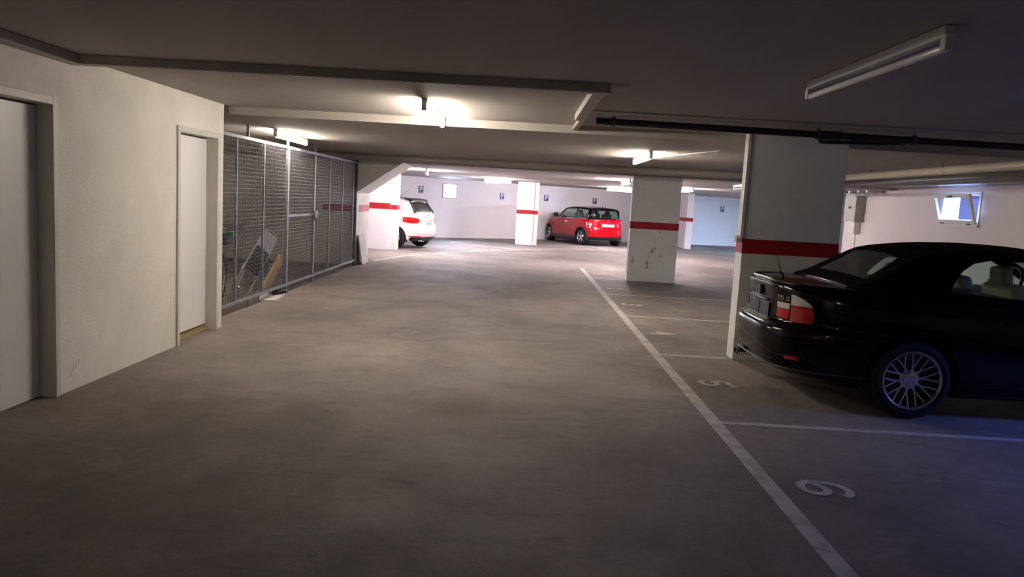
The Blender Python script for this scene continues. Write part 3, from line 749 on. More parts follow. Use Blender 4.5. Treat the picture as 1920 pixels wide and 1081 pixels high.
def outline_y(c, x, z):
    """half width of the body outline at x, at height z"""
    xr = smooth_interp(c['rear'], z); xf = smooth_interp(c['front'], z); u = 2 * (x - xr) / (xf - xr) - 1
    n = c['nr'] if u < 0 else c['nf']
    return smooth_interp(c['width'], z) * max(0.0, 1 - min(1, abs(u)) ** n) ** (1 / n)
def rear_x(c, y, z):
    """x of the tail surface at a side offset y and height z"""
    xr = smooth_interp(c['rear'], z); xf = smooth_interp(c['front'], z); n = c['nr']
    v = min(.999, abs(y) / smooth_interp(c['width'], z))
    return xr + (xf - xr) / 2 * (1 - (1 - v ** n) ** (1 / n))
def body_mb(c, grow=0.0):
    """closed car body: levels of rounded outlines, capped by the deck / hood surface"""
    NR, NS, NF, K, NL = 16, 64, 14, 12, c.get('NL', 34)
    q = [(-1, t / NR) for t in range(NR)] + [(-1 + 2 * t / NS, 1) for t in range(NS)] + [(1, 1 - t / NF) for t in range(NF + 1)]
    pts = []
    for u, v in q:
        n = c['nr'] if u < 0 else c['nf']
        r = (abs(u) ** n + abs(v) ** n) ** (-1 / n); pts.append((u * r, v * r))
    N_ = len(pts); W = c['W']
    z0, z1 = c['z0'], c['zref']
    def surf(i, f, s):
        u, v = pts[i]; zr = z0 + f * (z1 - z0)
        xr = smooth_interp(c['rear'], zr) - grow; xf = smooth_interp(c['front'], zr) + grow; ww = smooth_interp(c['width'], zr) + grow
        x = xr + (xf - xr) * (u + 1) / 2; y = ww * v
        zt = smooth_interp(c['top'], x) + c['crown'] * (1 - (y / W) ** 2) + grow
        zb_ = interp(c['bot'], x) - (grow if f == 0 else 0)
        return Vector((x, s * y, zb_ + (zt - zb_) * f))
    mb = MB(); idx = {}
    for l in range(NL + 1):
        f = l / NL
        for i in range(N_):
            for s in (1, -1):
                if s == -1 and i in (0, N_ - 1): idx[l, i, s] = idx[l, i, 1]; continue
                idx[l, i, s] = len(mb.v); mb.v.append(tuple(surf(i, f, s)))
    for l in range(NL):
        for i in range(N_ - 1):
            mb.f.append((idx[l, i, 1], idx[l, i + 1, 1], idx[l + 1, i + 1, 1], idx[l + 1, i, 1]))
            mb.f.append((idx[l, i + 1, -1], idx[l, i, -1], idx[l + 1, i, -1], idx[l + 1, i + 1, -1]))
    for l, top in ((0, False), (NL, True)):
        rows = []
        for i in range(N_):
            if i in (0, N_ - 1): rows.append([idx[l, i, 1]] * (K + 1)); continue
            a = Vector(mb.v[idx[l, i, 1]]); row = [idx[l, i, 1]]
            for k in range(1, K):
                y = a.y * (1 - 2 * k / K); z = a.z
                if top: z = smooth_interp(c['top'], a.x) + c['crown'] * (1 - (y / W) ** 2) + grow
                row.append(len(mb.v)); mb.v.append((a.x, y, z))
            row.append(idx[l, i, -1]); rows.append(row)
        for i in range(N_ - 1):
            for k in range(K):
                qd = [rows[i][k], rows[i][k + 1], rows[i + 1][k + 1], rows[i + 1][k]]
                u = []
                for e in qd:
                    if e not in u: u.append(e)
                if len(u) > 2: mb.f.append(tuple(u))
    return mb

def cabin_mb(c, shrink=0.0, closed=True):
    """greenhouse lofted along x"""
    xs = []
    st = c['roof']
    for (a, _), (b_, _) in zip(st[:-1], st[1:]):
        n = max(1, int((b_ - a) / .06 + .5))
        xs += [a + (b_ - a) * k / n for k in range(n)]
    xs.append(st[-1][0])
    mb = MB(); rows = []
    for x in xs:
        zr = smooth_interp(st, x); wb = smooth_interp(c['wbase'], x); wb = max(.30, min(wb, outline_y(c['body'], x, c['body']['zref']) - c.get('inset', .012))); wt = min(smooth_interp(c['wtop'], x), wb); zb_ = smooth_interp(c['top'], x) - .05
        zr = max(zr, zb_ + .055); h = zr - zb_; hh = max(.001, c['H'] - zb_)
        wt2 = wb + (wt - wb) * min(1, h / hh)
        half = []
        zs_ = zb_ + h * .84
        for k in range(9):
            t = k / 8; half.append((wb + (wt2 - wb) * t + .018 * math.sin(PI * t) * min(1, h / .2), zb_ + (zs_ - zb_) * t))
        cr = min(.03, h * .1)
        rx, rz = min(.13, h * .5), (zr - cr - zs_)
        for k in range(1, 6):
            a = PI / 2 * k / 5; half.append((wt2 - rx * (1 - math.cos(a)), zs_ + rz * math.sin(a)))
        ye = half[-1][0]
        for k in range(1, 6):
            t = k / 5; half.append((ye * (1 - t), zr - cr * (1 - t) ** 2 if False else zr - cr + cr * (1 - (1 - t) ** 2)))
        full = [(y - shrink, z - shrink) for y, z in half] + [(-(y - shrink), z - shrink) for y, z in reversed(half[:-1])]
        full = [(y if i != len(half) - 1 else 0, z) for i, (y, z) in enumerate(full)]
        rows.append([len(mb.v) + k for k in range(len(full))])
        mb.v += [(x, y, z) for y, z in full]
    n = len(rows[0])
    for a, b_ in zip(rows[:-1], rows[1:]):
        for k in range(n - 1): mb.f.append((a[k], b_[k], b_[k + 1], a[k + 1]))
        if closed: mb.f.append((a[n - 1], b_[n - 1], b_[0], a[0]))
    if closed:
        mb.f.append(tuple(rows[0])); mb.f.append(tuple(reversed(rows[-1])))
    return mb

def prism_obj(polys, axis, ranges, m):
    mb = MB()
    for p, (lo, hi) in zip(polys, ranges): mb.prism(p, axis, lo, hi)
    return mb.build('cutter', m)

def patch(c, name, m, parent, poly, axis, lo, hi, grow=.004, smooth=40):
    """a piece of the body surface lying proud of it, cut out by a prism"""
    o = body_mb(c, grow).build(name, M[m], None)
    cut = prism_obj([poly], axis, [(lo, hi)], M[m])
    boolean(o, cut, 'INTERSECT')
    o.data.shade_smooth(); o.data.set_sharp_from_angle(angle=math.radians(smooth))
    o.parent = parent
    return o

def wheel_at(parent, x, y, r, rim, style, width=.21):
    s = 1 if y > 0 else -1
    def Y(t): return s * t
    T = Matrix.Translation((x, y, r))
    hw = width / 2
    t = MB().lathe([(rim - .005, Y(-hw + .02)), (rim + .02, Y(-hw)), (r - .03, Y(-hw)), (r - .008, Y(-hw + .015)), (r, Y(-hw + .035)), (r, Y(hw - .035)), (r - .008, Y(hw - .015)), (r - .03, Y(hw - .002)), (rim + .02, Y(hw)), (rim - .005, Y(hw - .012))], n=56, closed=True).build('wheel', M['tyre'], parent, smooth=35, M=T)
    MB().lathe([(0, Y(-.02)), (rim * .9, Y(-.02)), (rim - .012, Y(hw - .06)), (rim - .012, Y(hw - .02))], n=48).build('barrel', M['alloy_dark'], t, smooth=35, M=T)
    b = MB()
    b.lathe([(rim - .022, Y(hw - .05)), (rim - .016, Y(hw - .01)), (rim - .002, Y(hw + .004)), (rim + .004, Y(hw - .002)), (rim - .004, Y(hw - .02))], n=56)
    f = hw - .035
    def spoke(a0, r0, a1, r1, w0, w1, y0, y1, th=.022):
        p = Vector((r0 * math.cos(a0), Y(y0), r0 * math.sin(a0))); q_ = Vector((r1 * math.cos(a1), Y(y1), r1 * math.sin(a1)))
        d = (q_ - p).normalized(); sd = d.cross(Vector((0, 1, 0))).normalized(); dn = Vector((0, -s * th, 0))
        v = [p + sd * w0 / 2, p - sd * w0 / 2, q_ - sd * w1 / 2, q_ + sd * w1 / 2]
        v += [k + dn for k in v]
        b.add(v, [(0,1,2,3),(7,6,5,4),(0,4,5,1),(1,5,6,2),(2,6,7,3),(3,7,4,0)])
    if style == 'mesh':
        b.lathe([(0, Y(f - .012)), (.055, Y(f - .012)), (.075, Y(f - .02)), (.075, Y(f - .05))], n=30)
        for k in range(10):
            a = 2 * PI * (k + .25) / 10
            for dl in (-1, 1):
                spoke(a + dl * .10, .06, a - dl * .04, rim * .50, .016, .011, f - .016, f - .012)
                spoke(a - dl * .04, rim * .48, a - dl * .17, rim - .016, .011, .010, f - .012, f + .006)
        for k in range(5):
            a = 2 * PI * (k + .5) / 5; b.lathe([(0, Y(f - .002)), (.009, Y(f - .004)), (.009, Y(f - .014))], (.045 * math.cos(a), 0, .045 * math.sin(a)), n=10)
    elif style == 'star5':
        b.lathe([(0, Y(f)), (.05, Y(f)), (.06, Y(f - .012)), (.06, Y(f - .04))], n=30)
        for k in range(5):
            a = PI / 2 + 2 * PI * k / 5; spoke(a, .03, a, rim - .014, .062, .046, f - .004, f + .006)
    else:
        b.lathe([(0, Y(f)), (.06, Y(f)), (.075, Y(f - .012)), (.075, Y(f - .04))], n=30)
        for k in range(7):
            a = PI / 2 + 2 * PI * k / 7
            spoke(a - .03, .05, a - .10, rim - .012, .024, .03, f - .006, f + .008); spoke(a + .03, .05, a + .10, rim - .012, .024, .03, f - .006, f + .008)
    b.build('rim', M['alloy'], t, smooth=35, M=T)
    return t

def shell_cabin(c, root, name, m, cuts, pane_m0):
    sh = cabin_mb(c, 0, False).build(name, M[m], None, fix=True)
    md = sh.modifiers.new('s', 'SOLIDIFY'); md.thickness = .012; md.offset = -1; apply_mods(sh)
    for i, (poly, axis, lo, hi, pname) in enumerate(cuts):
        boolean(sh, prism_obj([poly], axis, [(lo, hi)], M['black']), 'DIFFERENCE', selfx=True)
    sh.data.shade_smooth(); sh.data.set_sharp_from_angle(angle=math.radians(32)); sh.parent = root
    for poly, axis, lo, hi, pname in [q for c0 in cuts for q in ([(c0[0], 'y', c0[2], 0, c0[4]), (c0[0], 'y', 0, c0[3], c0[4])] if c0[1] == 'y' else [c0])]:
        pane_m = 'glass_tint' if (pname == 'rear_window' and name != 'roof') else pane_m0
        g = cabin_mb(c, .007, False).build(pname, M[pane_m], None)
        md = g.modifiers.new('s', 'SOLIDIFY'); md.thickness = .004; md.offset = -1; apply_mods(g)
        boolean(g, prism_obj([poly], axis, [(lo, hi)], M[pane_m]), 'INTERSECT', selfx=True)
        g.data.shade_smooth(); g.data.set_sharp_from_angle(angle=math.radians(32)); g.parent = root
    return sh

def cut_arches(o, axles, r, W, depth=.30, m='black'):
    for x in axles:
        for s in (-1, 1):
            c_ = MB().lathe([(0, -depth / 2), (r, -depth / 2), (r, depth / 2), (0, depth / 2)], (x, s * (W - depth / 2 + .03), r * .93), n=44)
            c_.v = c_.v
            boolean(o, c_.build('cutter', M[m]), 'DIFFERENCE')
    # raise arches slightly squared at the ground: also remove below
    for x in axles:
        for s in (-1, 1):
            boolean(o, MB().box(x - r, x + r, s * W - depth if s > 0 else -W - .03, W + .03 if s > 0 else -W + depth, -.2, r * .9).build('cutter', M[m]), 'DIFFERENCE')
def head(parent, x, y, z, m, sz=(.10, .24, .20), name='headrest', rot=-.15):
    o = MB().box(-sz[0] / 2, sz[0] / 2, -sz[1] / 2, sz[1] / 2, 0, sz[2]).build(name, M[m], parent, bevel=.035, seg=4, M=Matrix.Translation((x, y, z)) @ Matrix.Rotation(rot, 4, 'Y'))
    return o

# ---- black convertible
def convertible():
    c = dict(nr=4.2, nf=4.2, W=.878, z0=.17, zref=.93, crown=.022, NL=44,
        rear=[(.17,.20),(.22,.09),(.27,.045),(.36,.012),(.44,.0),(.52,.002),(.575,.018),(.595,.045),(.612,.085),(.64,.098),(.72,.098),(.80,.092),(.87,.082),(.90,.078),(.915,.082),(.93,.11)],
        front=[(.17,4.36),(.25,4.44),(.40,4.485),(.55,4.46),(.63,4.42),(.80,4.34),(.93,4.28)],
        width=[(.17,.77),(.22,.835),(.30,.865),(.45,.876),(.60,.878),(.70,.876),(.80,.868),(.87,.852),(.905,.832),(.93,.79)],
        top=[(0,.925),(.10,.928),(.35,.943),(.6,.948),(1.0,.930),(1.8,.888),(2.6,.872),(3.1,.868),(3.4,.84),(3.9,.77),(4.3,.66),(4.49,.60)],
        bot=[(0,.23),(.5,.185),(1.0,.17),(3.6,.17),(4.2,.19),(4.49,.24)])
    root = empty('convertible_car', (2.02, 6.58, 0), 0, label='black convertible with a fabric roof parked behind the large pillar', cat='car')
    body = body_mb(c).build('body', M['pblack'], None, smooth=30)
    cut_arches(body, (1.02, 3.745), .345, .878, m='black')
    body.data.shade_smooth(); body.data.set_sharp_from_angle(angle=math.radians(34)); body.parent = root
    # fabric roof
    cc = dict(roof=[(.54,.955),(.60,.985),(.70,1.02),(.86,1.125),(1.0,1.222),(1.10,1.278),(1.25,1.31),(1.5,1.335),(1.8,1.345),(2.15,1.335),(2.35,1.30),(2.6,1.185),(2.85,1.06),(3.08,.93),(3.15,.885)],
        wbase=[(.54,.60),(.65,.70),(.9,.765),(1.3,.79),(2.2,.79),(2.7,.77),(3.15,.66)], wtop=[(.54,.5),(1.0,.56),(1.4,.585),(2.3,.575),(3.15,.56)], top=c['top'], H=1.345, body=c)
    side = [(1.30,.985),(1.345,1.06),(1.42,1.145),(1.52,1.205),(1.66,1.235),(2.22,1.228),(2.38,1.19),(2.62,1.075),(2.86,.955),(2.90,.93),(2.0,.935)]
    cuts = [(side, 'y', -1, 1, 'side_window'),
            ([(.74, -.50), (.735, .50), (1.02, .43), (1.02, -.43)], 'z', .98, 1.5, 'rear_window'),
            ([(2.42, -.47), (2.42, .47), (3.02, .58), (3.02, -.58)], 'z', .94, 1.5, 'windscreen')]
    st = shell_cabin(cc, root, 'soft_top', 'softtop', cuts, 'glass_car')
    # pillar between door glass and quarter glass frames, chrome-dark waist strip
    for s in (-1, 1):
        MB().tube([(x, s * (smooth_interp(cc['wbase'], x) + .012), smooth_interp(c['top'], x) - .018) for x in [1.0 + .1 * k for k in range(21)]], .008, 8).build('waist_strip', M['black'], root, smooth=50)
    ton = MB().tube([(.575, y, .965 + .012 * (1 - (y / .6) ** 2)) for y in [-.58 + .058 * k for k in range(21)]] , .014, 8).build('roof_seam', M['pblack'], root, smooth=50)
    for s in (-1, 1):
        MB().tube([(x, s * y, z) for x, y, z in ((.575,.58,.967),(.64,.69,.965),(.75,.755,.955),(.95,.785,.945),(1.2,.80,.932),(1.5,.80,.912))], .011, 8).build('roof_seam', M['pblack'], root, smooth=50)
    # spoiler lip
    MB().tube([(rear_x(c, y, .925) + .014, y, .938 + .02 * (1 - (y / .878) ** 2)) for y in [-.70 + .035 * k for k in range(41)]], .013, 10).build('spoiler', M['pblack'], root, smooth=60)
    # lamps: wrap round the corner
    for s in (-1, 1):
        a, b_ = (.36, 1.0) if s > 0 else (-1.0, -.36)
        red = [(-.05, .655), (.285, .665), (.30, .70), (.29, .79), (-.05, .79)]
        clr = [(-.05, .793), (.285, .793), (.275, .81), (.235, .845), (.18, .872), (.12, .885), (-.05, .888)]
        inr = [(-.05, .70), (.2, .70), (.2, .79), (-.05, .79)]
        t = patch(c, 'tail_lamp', 'lens_red', root, red, 'y', *((.545, 1.0) if s > 0 else (-1.0, -.545)), grow=.007)
        t['label'] = 'red tail lamp wrapping round the corner'
        patch(c, 'clear_lens', 'lens_white', t, clr, 'y', *((.545, 1.0) if s > 0 else (-1.0, -.545)), grow=.007)
        y0, y1 = ((.385, .530) if s > 0 else (-.530, -.385))
        patch(c, 'lid_lens', 'lens_red', t, [(-.05, .675), (.25, .675), (.25, .752), (-.05, .752)], 'y', y0, y1, grow=.007)
        patch(c, 'lid_lens_clear', 'lens_white', t, [(-.05, .755), (.25, .755), (.25, .80), (-.05, .80)], 'y', y0, y1, grow=.007)
        patch(c, 'bumper_reflector', 'lens_red', root, [(s * .59, .365), (s * .67, .370), (s * .665, .40), (s * .59, .395)], 'x', -.1, .35, grow=.005)
    # plate and surround
    rp_ = patch(c, 'plate_recess', 'black', root, [(-.30, .625), (.30, .625), (.30, .80), (.27, .82), (-.27, .82), (-.30, .80)], 'x', -.1, .3, grow=.003)
    pl_ = MB().box(.078, .086, -.262, .262, .64, .77).build('number_plate', M['plate_dark'], root, bevel=.002); pl_['label'] = 'dark number plate holder with raised ribs'
    rb = MB()
    for k in range(6): rb.box(.074, .078, -.24, -.03, .655 + k * .018, .662 + k * .018).box(.074, .078, .06, .24, .655 + k * .018, .662 + k * .018)
    rb.box(.073, .078, -.02, .045, .642, .768)
    rb.build('ribs', M['black'], pl_)
    MB().box(.045, .092, -.26, .26, .618, .634).build('chrome_sill', M['chrome'], root, bevel=.005)
    MB().box(.062, .10, -.23, .23, .785, .805).build('lid_handle', M['chrome'], root, bevel=.006)
    bd = MB().lathe([(0, .062), (.034, .064), (.04, .075), (.04, .10), (0, .10)], (0, 0, .852), 'x', 28).build('badge', M['black'], root, smooth=40)
    MB().lathe([(.034, .060), (.040, .060), (.042, .072), (.034, .072)], (0, 0, .852), 'x', 28, True).build('badge_ring', M['chrome'], bd, smooth=40)
    for body_, y, sz in (('330', -.44, .056), ('Ci', -.515, .042)):
        sl = math.atan2(rear_x(c, y - .02, .84) - rear_x(c, y + .02, .84), .04)
        text_obj(body_, 'model_number', M['alloy'], root, sz, Matrix.Translation((rear_x(c, y, .84) - .005, y, .835)) @ Matrix.Rotation(-PI / 2 + sl, 4, 'Z') @ Matrix.Rotation(PI / 2, 4, 'X'), .004, .001)
    # bumper strip, exhausts, diffuser
    for k, (y, n_) in enumerate(((.46, 0), (.38, 1))):
        MB().lathe([(.034, .2), (.036, .045), (.030, .045), (.028, .15), (0, .15)], (0, y, .225), 'x', 24).build('exhaust_tip', M['chrome'], root, smooth=40)
    MB().tube([(rear_x(c, y, .29) + .002, y, .29) for y in [-.82 + .041 * k for k in range(41)]], .007, 8).build('bumper_strip', M['alloy_dark'], root, smooth=60)
    # antenna
    MB().tube([(.30, .12, .955), (.275, .12, 1.02), (.235, .13, 1.15)], [.010, .0045, .0018], 8).lathe([(0, .94), (.02, .945), (.012, .975), (.006, 1.0)], (.3, .12, 0), 'z', 12).build('antenna', M['black'], root, smooth=50)
    # door handle, shut lines, mirrors
    for s in (-1, 1):
        MB().box(1.66, 1.84, .862 * s - .012, .862 * s + .012, .775, .80).build('door_handle', M['pblack'], root, bevel=.006)
        mr_ = MB().lathe([(0, -.02), (.05, -.02), (.078, .03), (.07, .09), (0, .10)], (0, 0, 0), 'x', 20).build('mirror', M['pblack'], root, smooth=60, M=Matrix.Translation((2.66, s * .95, .98)) @ Matrix.Diagonal((1, 1.3, .85, 1)))
        MB().box(2.68, 2.74, s * .87 - .05, s * .87 + .05, .925, .955).build('mirror_arm', M['black'], mr_)
    # inside: tray, seats with beige leather, wheel
    inn = MB().box(.95, 2.95, -.70, .70, .86, .945).build('cockpit_sill', M['black'], root, bevel=.01)
    for x, ys in ((1.08, (-.36, .36)), (1.93, (-.38, .38))):
        for y in ys:
            st_ = MB().box(-.07, .07, -.23, .23, -.25, .06 if x > 1.5 else -.02).build('seat', M['beige'], root, bevel=.05, seg=4, M=Matrix.Translation((x, y, .99)) @ Matrix.Rotation(-.2, 4, 'Y'))
            head(st_, x - .03, y, 1.0 if x < 1.5 else 1.035, 'beige', (.09, .21, .165 if x < 1.5 else .15))
    MB().box(-.05, .05, -.14, .14, 0, .09).build('roll_bar', M['black'], root, bevel=.03, seg=3, M=Matrix.Translation((1.28, -.36, .95)))
    MB().tube([(2.42 + .07 * math.sin(a), .38 + .185 * math.cos(a), .97 + .17 * math.sin(a)) for a in [2 * PI * k / 30 for k in range(30)]], .014, 8, True).build('steering_wheel', M['black'], root, smooth=60)
    for x in (1.02, 3.745):
        for s in (-1, 1):
            wheel_at(root, x, s * (.755 if x < 2 else .74), .302, .224, 'mesh', .225)
    for s in (-1, 1):
        patch(c, 'headlamp', 'lens_white', root, [(3.95, .60), (4.6, .56), (4.6, .68), (4.0, .73)], 'y', *((.42, .95) if s > 0 else (-.95, -.42)))
        patch(c, 'grille', 'black', root, [(s * .03 if s > 0 else -.19, .52), (s * .19 if s > 0 else -.03, .52), (s * .19 if s > 0 else -.03, .62), (s * .03 if s > 0 else -.19, .62)], 'x', 4.2, 4.7)
    return root
convertible()

# ---- red hatchback with black roof
def red_car():
    c = dict(nr=4.8, nf=4.2, W=.842, z0=.18, zref=.96, crown=.012, NL=30,
        rear=[(.18,.12),(.24,.05),(.32,.015),(.42,.0),(.52,.0),(.60,.02),(.66,.045),(.78,.06),(.88,.075),(.93,.09),(.96,.12)],
        front=[(.18,3.58),(.28,3.66),(.45,3.70),(.60,3.68),(.75,3.62),(.96,3.50)],
        width=[(.18,.76),(.24,.815),(.34,.835),(.50,.842),(.65,.84),(.80,.825),(.90,.80),(.94,.785),(.96,.76)],
        top=[(0,.955),(.5,.955),(1.5,.94),(2.5,.915),(2.75,.90),(3.0,.87),(3.3,.80),(3.6,.70),(3.7,.66)],
        bot=[(0,.22),(.4,.19),(3.3,.18),(3.7,.22)])
    H = (-math.sin(math.radians(26.2)), math.cos(math.radians(26.2)))
    rz = math.atan2(H[1], H[0])
    rear_axle = (2.88, 28.02)
    loc = (rear_axle[0] - H[0] * .60, rear_axle[1] - H[1] * .60, 0)
    root = empty('hatchback_car', loc, rz, label='red hatchback with a black roof parked nose to the far wall', cat='car')
    body = body_mb(c).build('body', M['pred'], None)
    cut_arches(body, (.60, 3.03), .325, .842)
    body.data.shade_smooth(); body.data.set_sharp_from_angle(angle=math.radians(34)); body.parent = root
    cc = dict(roof=[(.13,.955),(.15,1.02),(.19,1.14),(.24,1.26),(.275,1.335),(.33,1.368),(.5,1.385),(.9,1.402),(1.4,1.405),(1.8,1.39),(2.05,1.355),(2.2,1.28),(2.4,1.13),(2.62,.96),(2.68,.915)],
        wbase=[(.115,.66),(.2,.72),(.5,.755),(1.4,.765),(2.3,.745),(2.68,.64)], wtop=[(.115,.56),(.5,.60),(1.4,.63),(2.2,.60),(2.68,.55)], top=c['top'], H=1.405, body=c)
    cuts = [([(.36,.985),(.40,1.12),(.44,1.285),(1.12,1.30),(1.12,.97)], 'y', -1, 1, 'quarter_window'),
            ([(1.19,.965),(1.19,1.302),(1.90,1.29),(2.12,1.20),(2.40,1.0),(2.42,.95)], 'y', -1, 1, 'door_window'),
            ([(-.50, 1.0), (-.46, 1.27), (.46, 1.27), (.50, 1.0)], 'x', -.1, .34, 'rear_window'),
            ([(2.17, -.50), (2.17, .50), (2.58, .58), (2.58, -.58)], 'z', .97, 1.5, 'windscreen')]
    cab = shell_cabin(cc, root, 'roof', 'pblack', cuts, 'glass_car'); cab['label'] = 'black roof and window pillars'
    MB().box(.25, 2.5, -.69, .69, .93, .965).build('cockpit_sill', M['black'], root)
    for x in (.72, 1.52):
        for y in (-.34, .34):
            s_ = MB().box(-.06, .06, -.2, .2, -.2, .16).build('seat', M['black'], root, bevel=.05, seg=3, M=Matrix.Translation((x, y, .99)) @ Matrix.Rotation(-.15, 4, 'Y'))
            head(s_, x - .03, y, 1.13, 'black', (.08, .2, .13))
    # black lower cladding and arch lips
    for s in (-1, 1):
        for x in (.60, 3.03):
            mbx = MB()
            for k in range(24):
                pass
            pts = [(x + .345 * math.cos(a), s * (outline_y(c, x + .345 * math.cos(a), max(.3, .302 + .345 * math.sin(a))) - .012), .302 + .345 * math.sin(a)) for a in [math.radians(-18 + 9 * k) for k in range(25)]]
            mbx.tube(pts, .028, 8).build('arch_trim', M['black'], root, smooth=60)
        MB().box(.95, 2.70, s * .835 - .02, s * .835 + .012, .20, .30).build('sill_trim', M['black'], root, bevel=.01)
        patch(c, 'tail_lamp_surround', 'chrome', root, [(-.55 - .0 if s > 0 else .55, .0)] * 0 or [(s * .60, .65), (s * .725, .65), (s * .735, .68), (s * .735, .85), (s * .715, .875), (s * .60, .875), (s * .585, .85), (s * .585, .68)], 'x', -.2, .35, grow=.006)
        lp = patch(c, 'tail_lamp', 'lens_red', root, [(s * .61, .665), (s * .71, .665), (s * .72, .69), (s * .72, .835), (s * .71, .86), (s * .61, .86), (s * .60, .835), (s * .60, .69)], 'x', -.2, .33, grow=.011)
        patch(c, 'reverse_lens', 'lens_white', lp, [(s * .62, .75), (s * .70, .75), (s * .70, .80), (s * .62, .80)], 'x', -.2, .3, grow=.014)
        MB().box(1.55, 1.72, s * .832 - .01, s * .832 + .014, .80, .83).build('door_handle', M['chrome'], root, bevel=.006)
        m_ = MB().lathe([(0, -.04), (.05, -.04), (.085, .02), (.08, .07), (0, .09)], (0, 0, 0), 'x', 20).build('mirror', M['black'], root, smooth=60, M=Matrix.Translation((2.30, s * .89, 1.03)) @ Matrix.Diagonal((1, 1.25, 1, 1)))
        MB().tube([(x, s * (smooth_interp(cc['wbase'], x) + .012), smooth_interp(c['top'], x) + .008) for x in [.3 + .1 * k for k in range(22)]], .008, 6).build('waist_strip', M['chrome'], root, smooth=50)
        patch(c, 'headlamp', 'lens_white', root, [(3.1, .62), (3.5, .62), (3.5, .80), (3.1, .80)], 'y', *((.42, .8) if s > 0 else (-.8, -.42)))
        MB().lathe([(0, 0), (.03, 0), (.03, .01), (0, .012)], (2.60, s * .833, .80), 'y', 16).build('side_indicator', M['lens_white'], root)
    MB().box(.0, 0, 0, 0, 0, 0)
    patch(c, 'bumper_valance', 'black', root, [(-.9, .1), (.9, .1), (.9, .30), (.55, .335), (-.55, .335), (-.9, .30)], 'x', -.2, .3, grow=.006)
    np_ = MB().box(.028, .048, -.26, .26, .70, .79).build('number_plate', M['plate'], root, bevel=.002)
    MB().box(.026, .028, -.20, -.14, .715, .775).box(.026, .028, -.09, -.04, .715, .775).box(.026, .028, 0, .05, .715, .775).box(.026, .028, .09, .14, .715, .775).box(.026, .028, .17, .20, .715, .775).build('worn_lettering', M['pipe'], np_)
    MB().box(.02, .07, -.30, .30, .80, .825).build('lid_handle', M['chrome'], root, bevel=.006)
    MB().lathe([(0, .05), (.035, .055), (.035, .08), (0, .08)], (0, 0, .895), 'x', 20).build('badge', M['chrome'], root, smooth=40)
    MB().tube([(-.005, -.34, .345), (-.005, -.16, .345), (-.005, -.16, .372), (-.005, -.34, .372)], .005, 6, True).build('fog_lamp_ring', M['chrome'], root)
    MB().lathe([(.03, .1), (.032, -.0), (.026, .0), (.024, .08), (0, .08)], (0, -.50, .24), 'x', 18).build('exhaust_tip', M['chrome'], root, smooth=40)
    MB().tube([(.5, 0, 1.385), (.46, 0, 1.44)], [.012, .006], 8).build('antenna', M['black'], root)
    for x in (.60, 3.03):
        for s in (-1, 1): wheel_at(root, x, s * .705, .302, .205, 'star5', .19)
    return root
red_car()

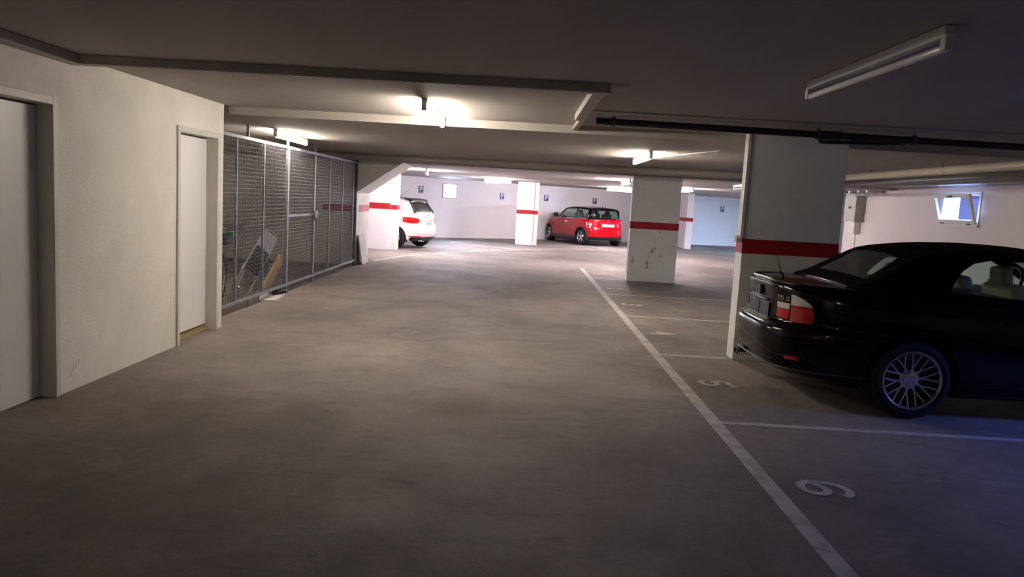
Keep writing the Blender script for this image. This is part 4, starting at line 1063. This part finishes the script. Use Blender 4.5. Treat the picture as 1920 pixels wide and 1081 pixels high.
# ---- white hatchback behind the pillar
def white_car():
    c = dict(nr=3.9, nf=3.2, W=.87, z0=.18, zref=.97, crown=.012, NL=34,
        rear=[(.18,.16),(.24,.07),(.30,.03),(.40,.0),(.52,.0),(.60,.02),(.64,.05),(.70,.062),(.80,.052),(.86,.05),(.91,.075),(.97,.15)],
        front=[(.18,3.85),(.28,3.92),(.45,3.95),(.60,3.93),(.75,3.86),(.97,3.70)],
        width=[(.18,.78),(.24,.84),(.34,.862),(.50,.87),(.65,.868),(.80,.85),(.90,.815),(.97,.75)],
        top=[(0,.955),(.5,.975),(1.5,.955),(2.6,.92),(3.0,.89),(3.5,.80),(3.95,.68)],
        bot=[(0,.24),(.4,.19),(3.5,.18),(3.95,.22)])
    hd = (-math.cos(math.radians(20)), math.sin(math.radians(20)))
    rz = math.atan2(hd[1], hd[0])
    ax = (-3.17, 21.50)
    loc = (ax[0] - hd[0] * .69, ax[1] - hd[1] * .69, 0)
    root = empty('hatchback_car', loc, rz, label='white hatchback, only its rear showing beside the left far pillar', cat='car')
    body = body_mb(c).build('body', M['pwhite'], None)
    cut_arches(body, (.69, 3.16), .335, .87)
    body.data.shade_smooth(); body.data.set_sharp_from_angle(angle=math.radians(34)); body.parent = root
    cc = dict(roof=[(.165,.96),(.185,1.00),(.25,1.10),(.35,1.235),(.415,1.315),(.48,1.345),(.8,1.392),(1.2,1.412),(1.7,1.41),(2.1,1.37),(2.4,1.24),(2.7,1.08),(2.95,.94),(3.0,.91)],
        wbase=[(.10,.62),(.2,.68),(.5,.745),(1.4,.765),(2.5,.75),(3.0,.66)], wtop=[(.10,.50),(.5,.53),(1.4,.585),(2.2,.58),(3.0,.54)], top=c['top'], H=1.412, body=c, inset=0)
    cuts = [([(.80,1.08),(.95,1.26),(1.25,1.31),(1.95,1.30),(2.3,1.17),(2.62,1.0),(2.66,.96),(1.3,.985),(.86,1.03)], 'y', -1, 1, 'side_window'),
            ([(.195, -.54), (.195, .54), (.395, .47), (.395, -.47)], 'z', 1.0, 1.5, 'rear_window'),
            ([(2.22, -.48), (2.22, .48), (2.85, .58), (2.85, -.58)], 'z', .97, 1.5, 'windscreen')]
    cab = shell_cabin(cc, root, 'roof', 'pwhite', cuts, 'glass_tint')
    MB().box(.40, 2.7, -.62, .62, .93, .975).build('cockpit_sill', M['black'], root)
    for x in (.95, 1.8):
        for y in (-.36, .36):
            s_ = MB().box(-.06, .06, -.2, .2, -.2, .14).build('seat', M['black'], root, bevel=.05, seg=3, M=Matrix.Translation((x, y, 1.0)))
            head(s_, x - .03, y, 1.12, 'black', (.08, .2, .13))
    # black band round the glass and the spoiler
    MB().prism([(.34, 1.322), (.36, 1.345), (.60, 1.378), (.60, 1.36), (.43, 1.31), (.40, 1.29)], 'y', -.48, .48).build('spoiler', M['black'], root, bevel=.008)
    def cpt(x, y):  # point on the sloping tail surface
        return (x, y, smooth_interp(cc['roof'], x) - .006)
    for s in (-1, 1):
        patch_pts = [(.20, .535), (.20, .575), (.41, .505), (.41, .465)]
        v = [(x, s * y, smooth_interp(cc['roof'], x) + .006) for x, y in patch_pts] + [(x, s * y, smooth_interp(cc['roof'], x) - .05) for x, y in patch_pts]
        MB().add(v, [(0,1,2,3),(7,6,5,4),(0,4,5,1),(1,5,6,2),(2,6,7,3),(3,7,4,0)]).build('window_trim', M['black'], root)
    MB().tube([(.192, y, 1.018) for y in (-.54, -.2, .2, .54)], .011, 8).build('window_trim', M['black'], root, smooth=40)
    for s in (-1, 1):
        a, b_ = (.36, .95) if s > 0 else (-.95, -.36)
        poly = [(-.2, .70), (.16, .70), (.27, .76), (.33, .865), (.10, .845), (-.2, .845)]
        t = patch(c, 'tail_lamp', 'lens_red', root, [(.46, .745), (.52, .71), (.66, .695), (.80, .74), (.87, .80), (.88, .875), (.66, .865), (.49, .83)] if s > 0 else [(-.46, .745), (-.52, .71), (-.66, .695), (-.80, .74), (-.87, .80), (-.88, .875), (-.66, .865), (-.49, .83)], 'x', -.2, .46, grow=.007)
        patch(c, 'bumper_reflector', 'lens_red', root, [(.42, .335), (.70, .335), (.70, .36), (.42, .36)] if s > 0 else [(-.42, .335), (-.70, .335), (-.70, .36), (-.42, .36)], 'x', -.2, .3, grow=.008)
    patch(c, 'diffuser', 'black', root, [(-.62, .12), (.62, .12), (.70, .22), (.66, .33), (-.66, .33), (-.70, .22)], 'x', -.2, .3, grow=.005)
    np_ = MB().box(.03, .05, -.165, .165, .655, .805).build('number_plate', M['plate'], root, bevel=.003)
    MB().box(.026, .03, -.11, -.07, .745, .785).box(.026, .03, .05, .09, .745, .785).box(.026, .03, -.10, -.05, .675, .72).box(.026, .03, -.01, .03, .675, .72).box(.026, .03, .07, .11, .675, .72).build('worn_lettering', M['pipe'], np_)
    rg = MB()
    for k in range(4):
        rg.tube([(.052, -.072 + .048 * k + .03 * math.cos(a), .90 + .03 * math.sin(a)) for a in [2 * PI * j / 20 for j in range(20)]], .003, 6, True)
    rg.build('badge_rings', M['chrome'], root, smooth=60)
    MB().tube([(.98, 0, 1.395), (.86, 0, 1.49), (.70, 0, 1.62)], [.012, .004, .002], 8).build('antenna', M['black'], root)
    for k in (0, 1):
        MB().lathe([(.032, .12), (.034, .01), (.028, .01), (.026, .1), (0, .1)], (0, .42 - .08 * k, .235), 'x', 18).build('exhaust_tip', M['chrome'], root, smooth=40)
    for x in (.69, 3.16):
        for s in (-1, 1): wheel_at(root, x, s * .735, .31, .205, 'seven', .2)
    return root
white_car()
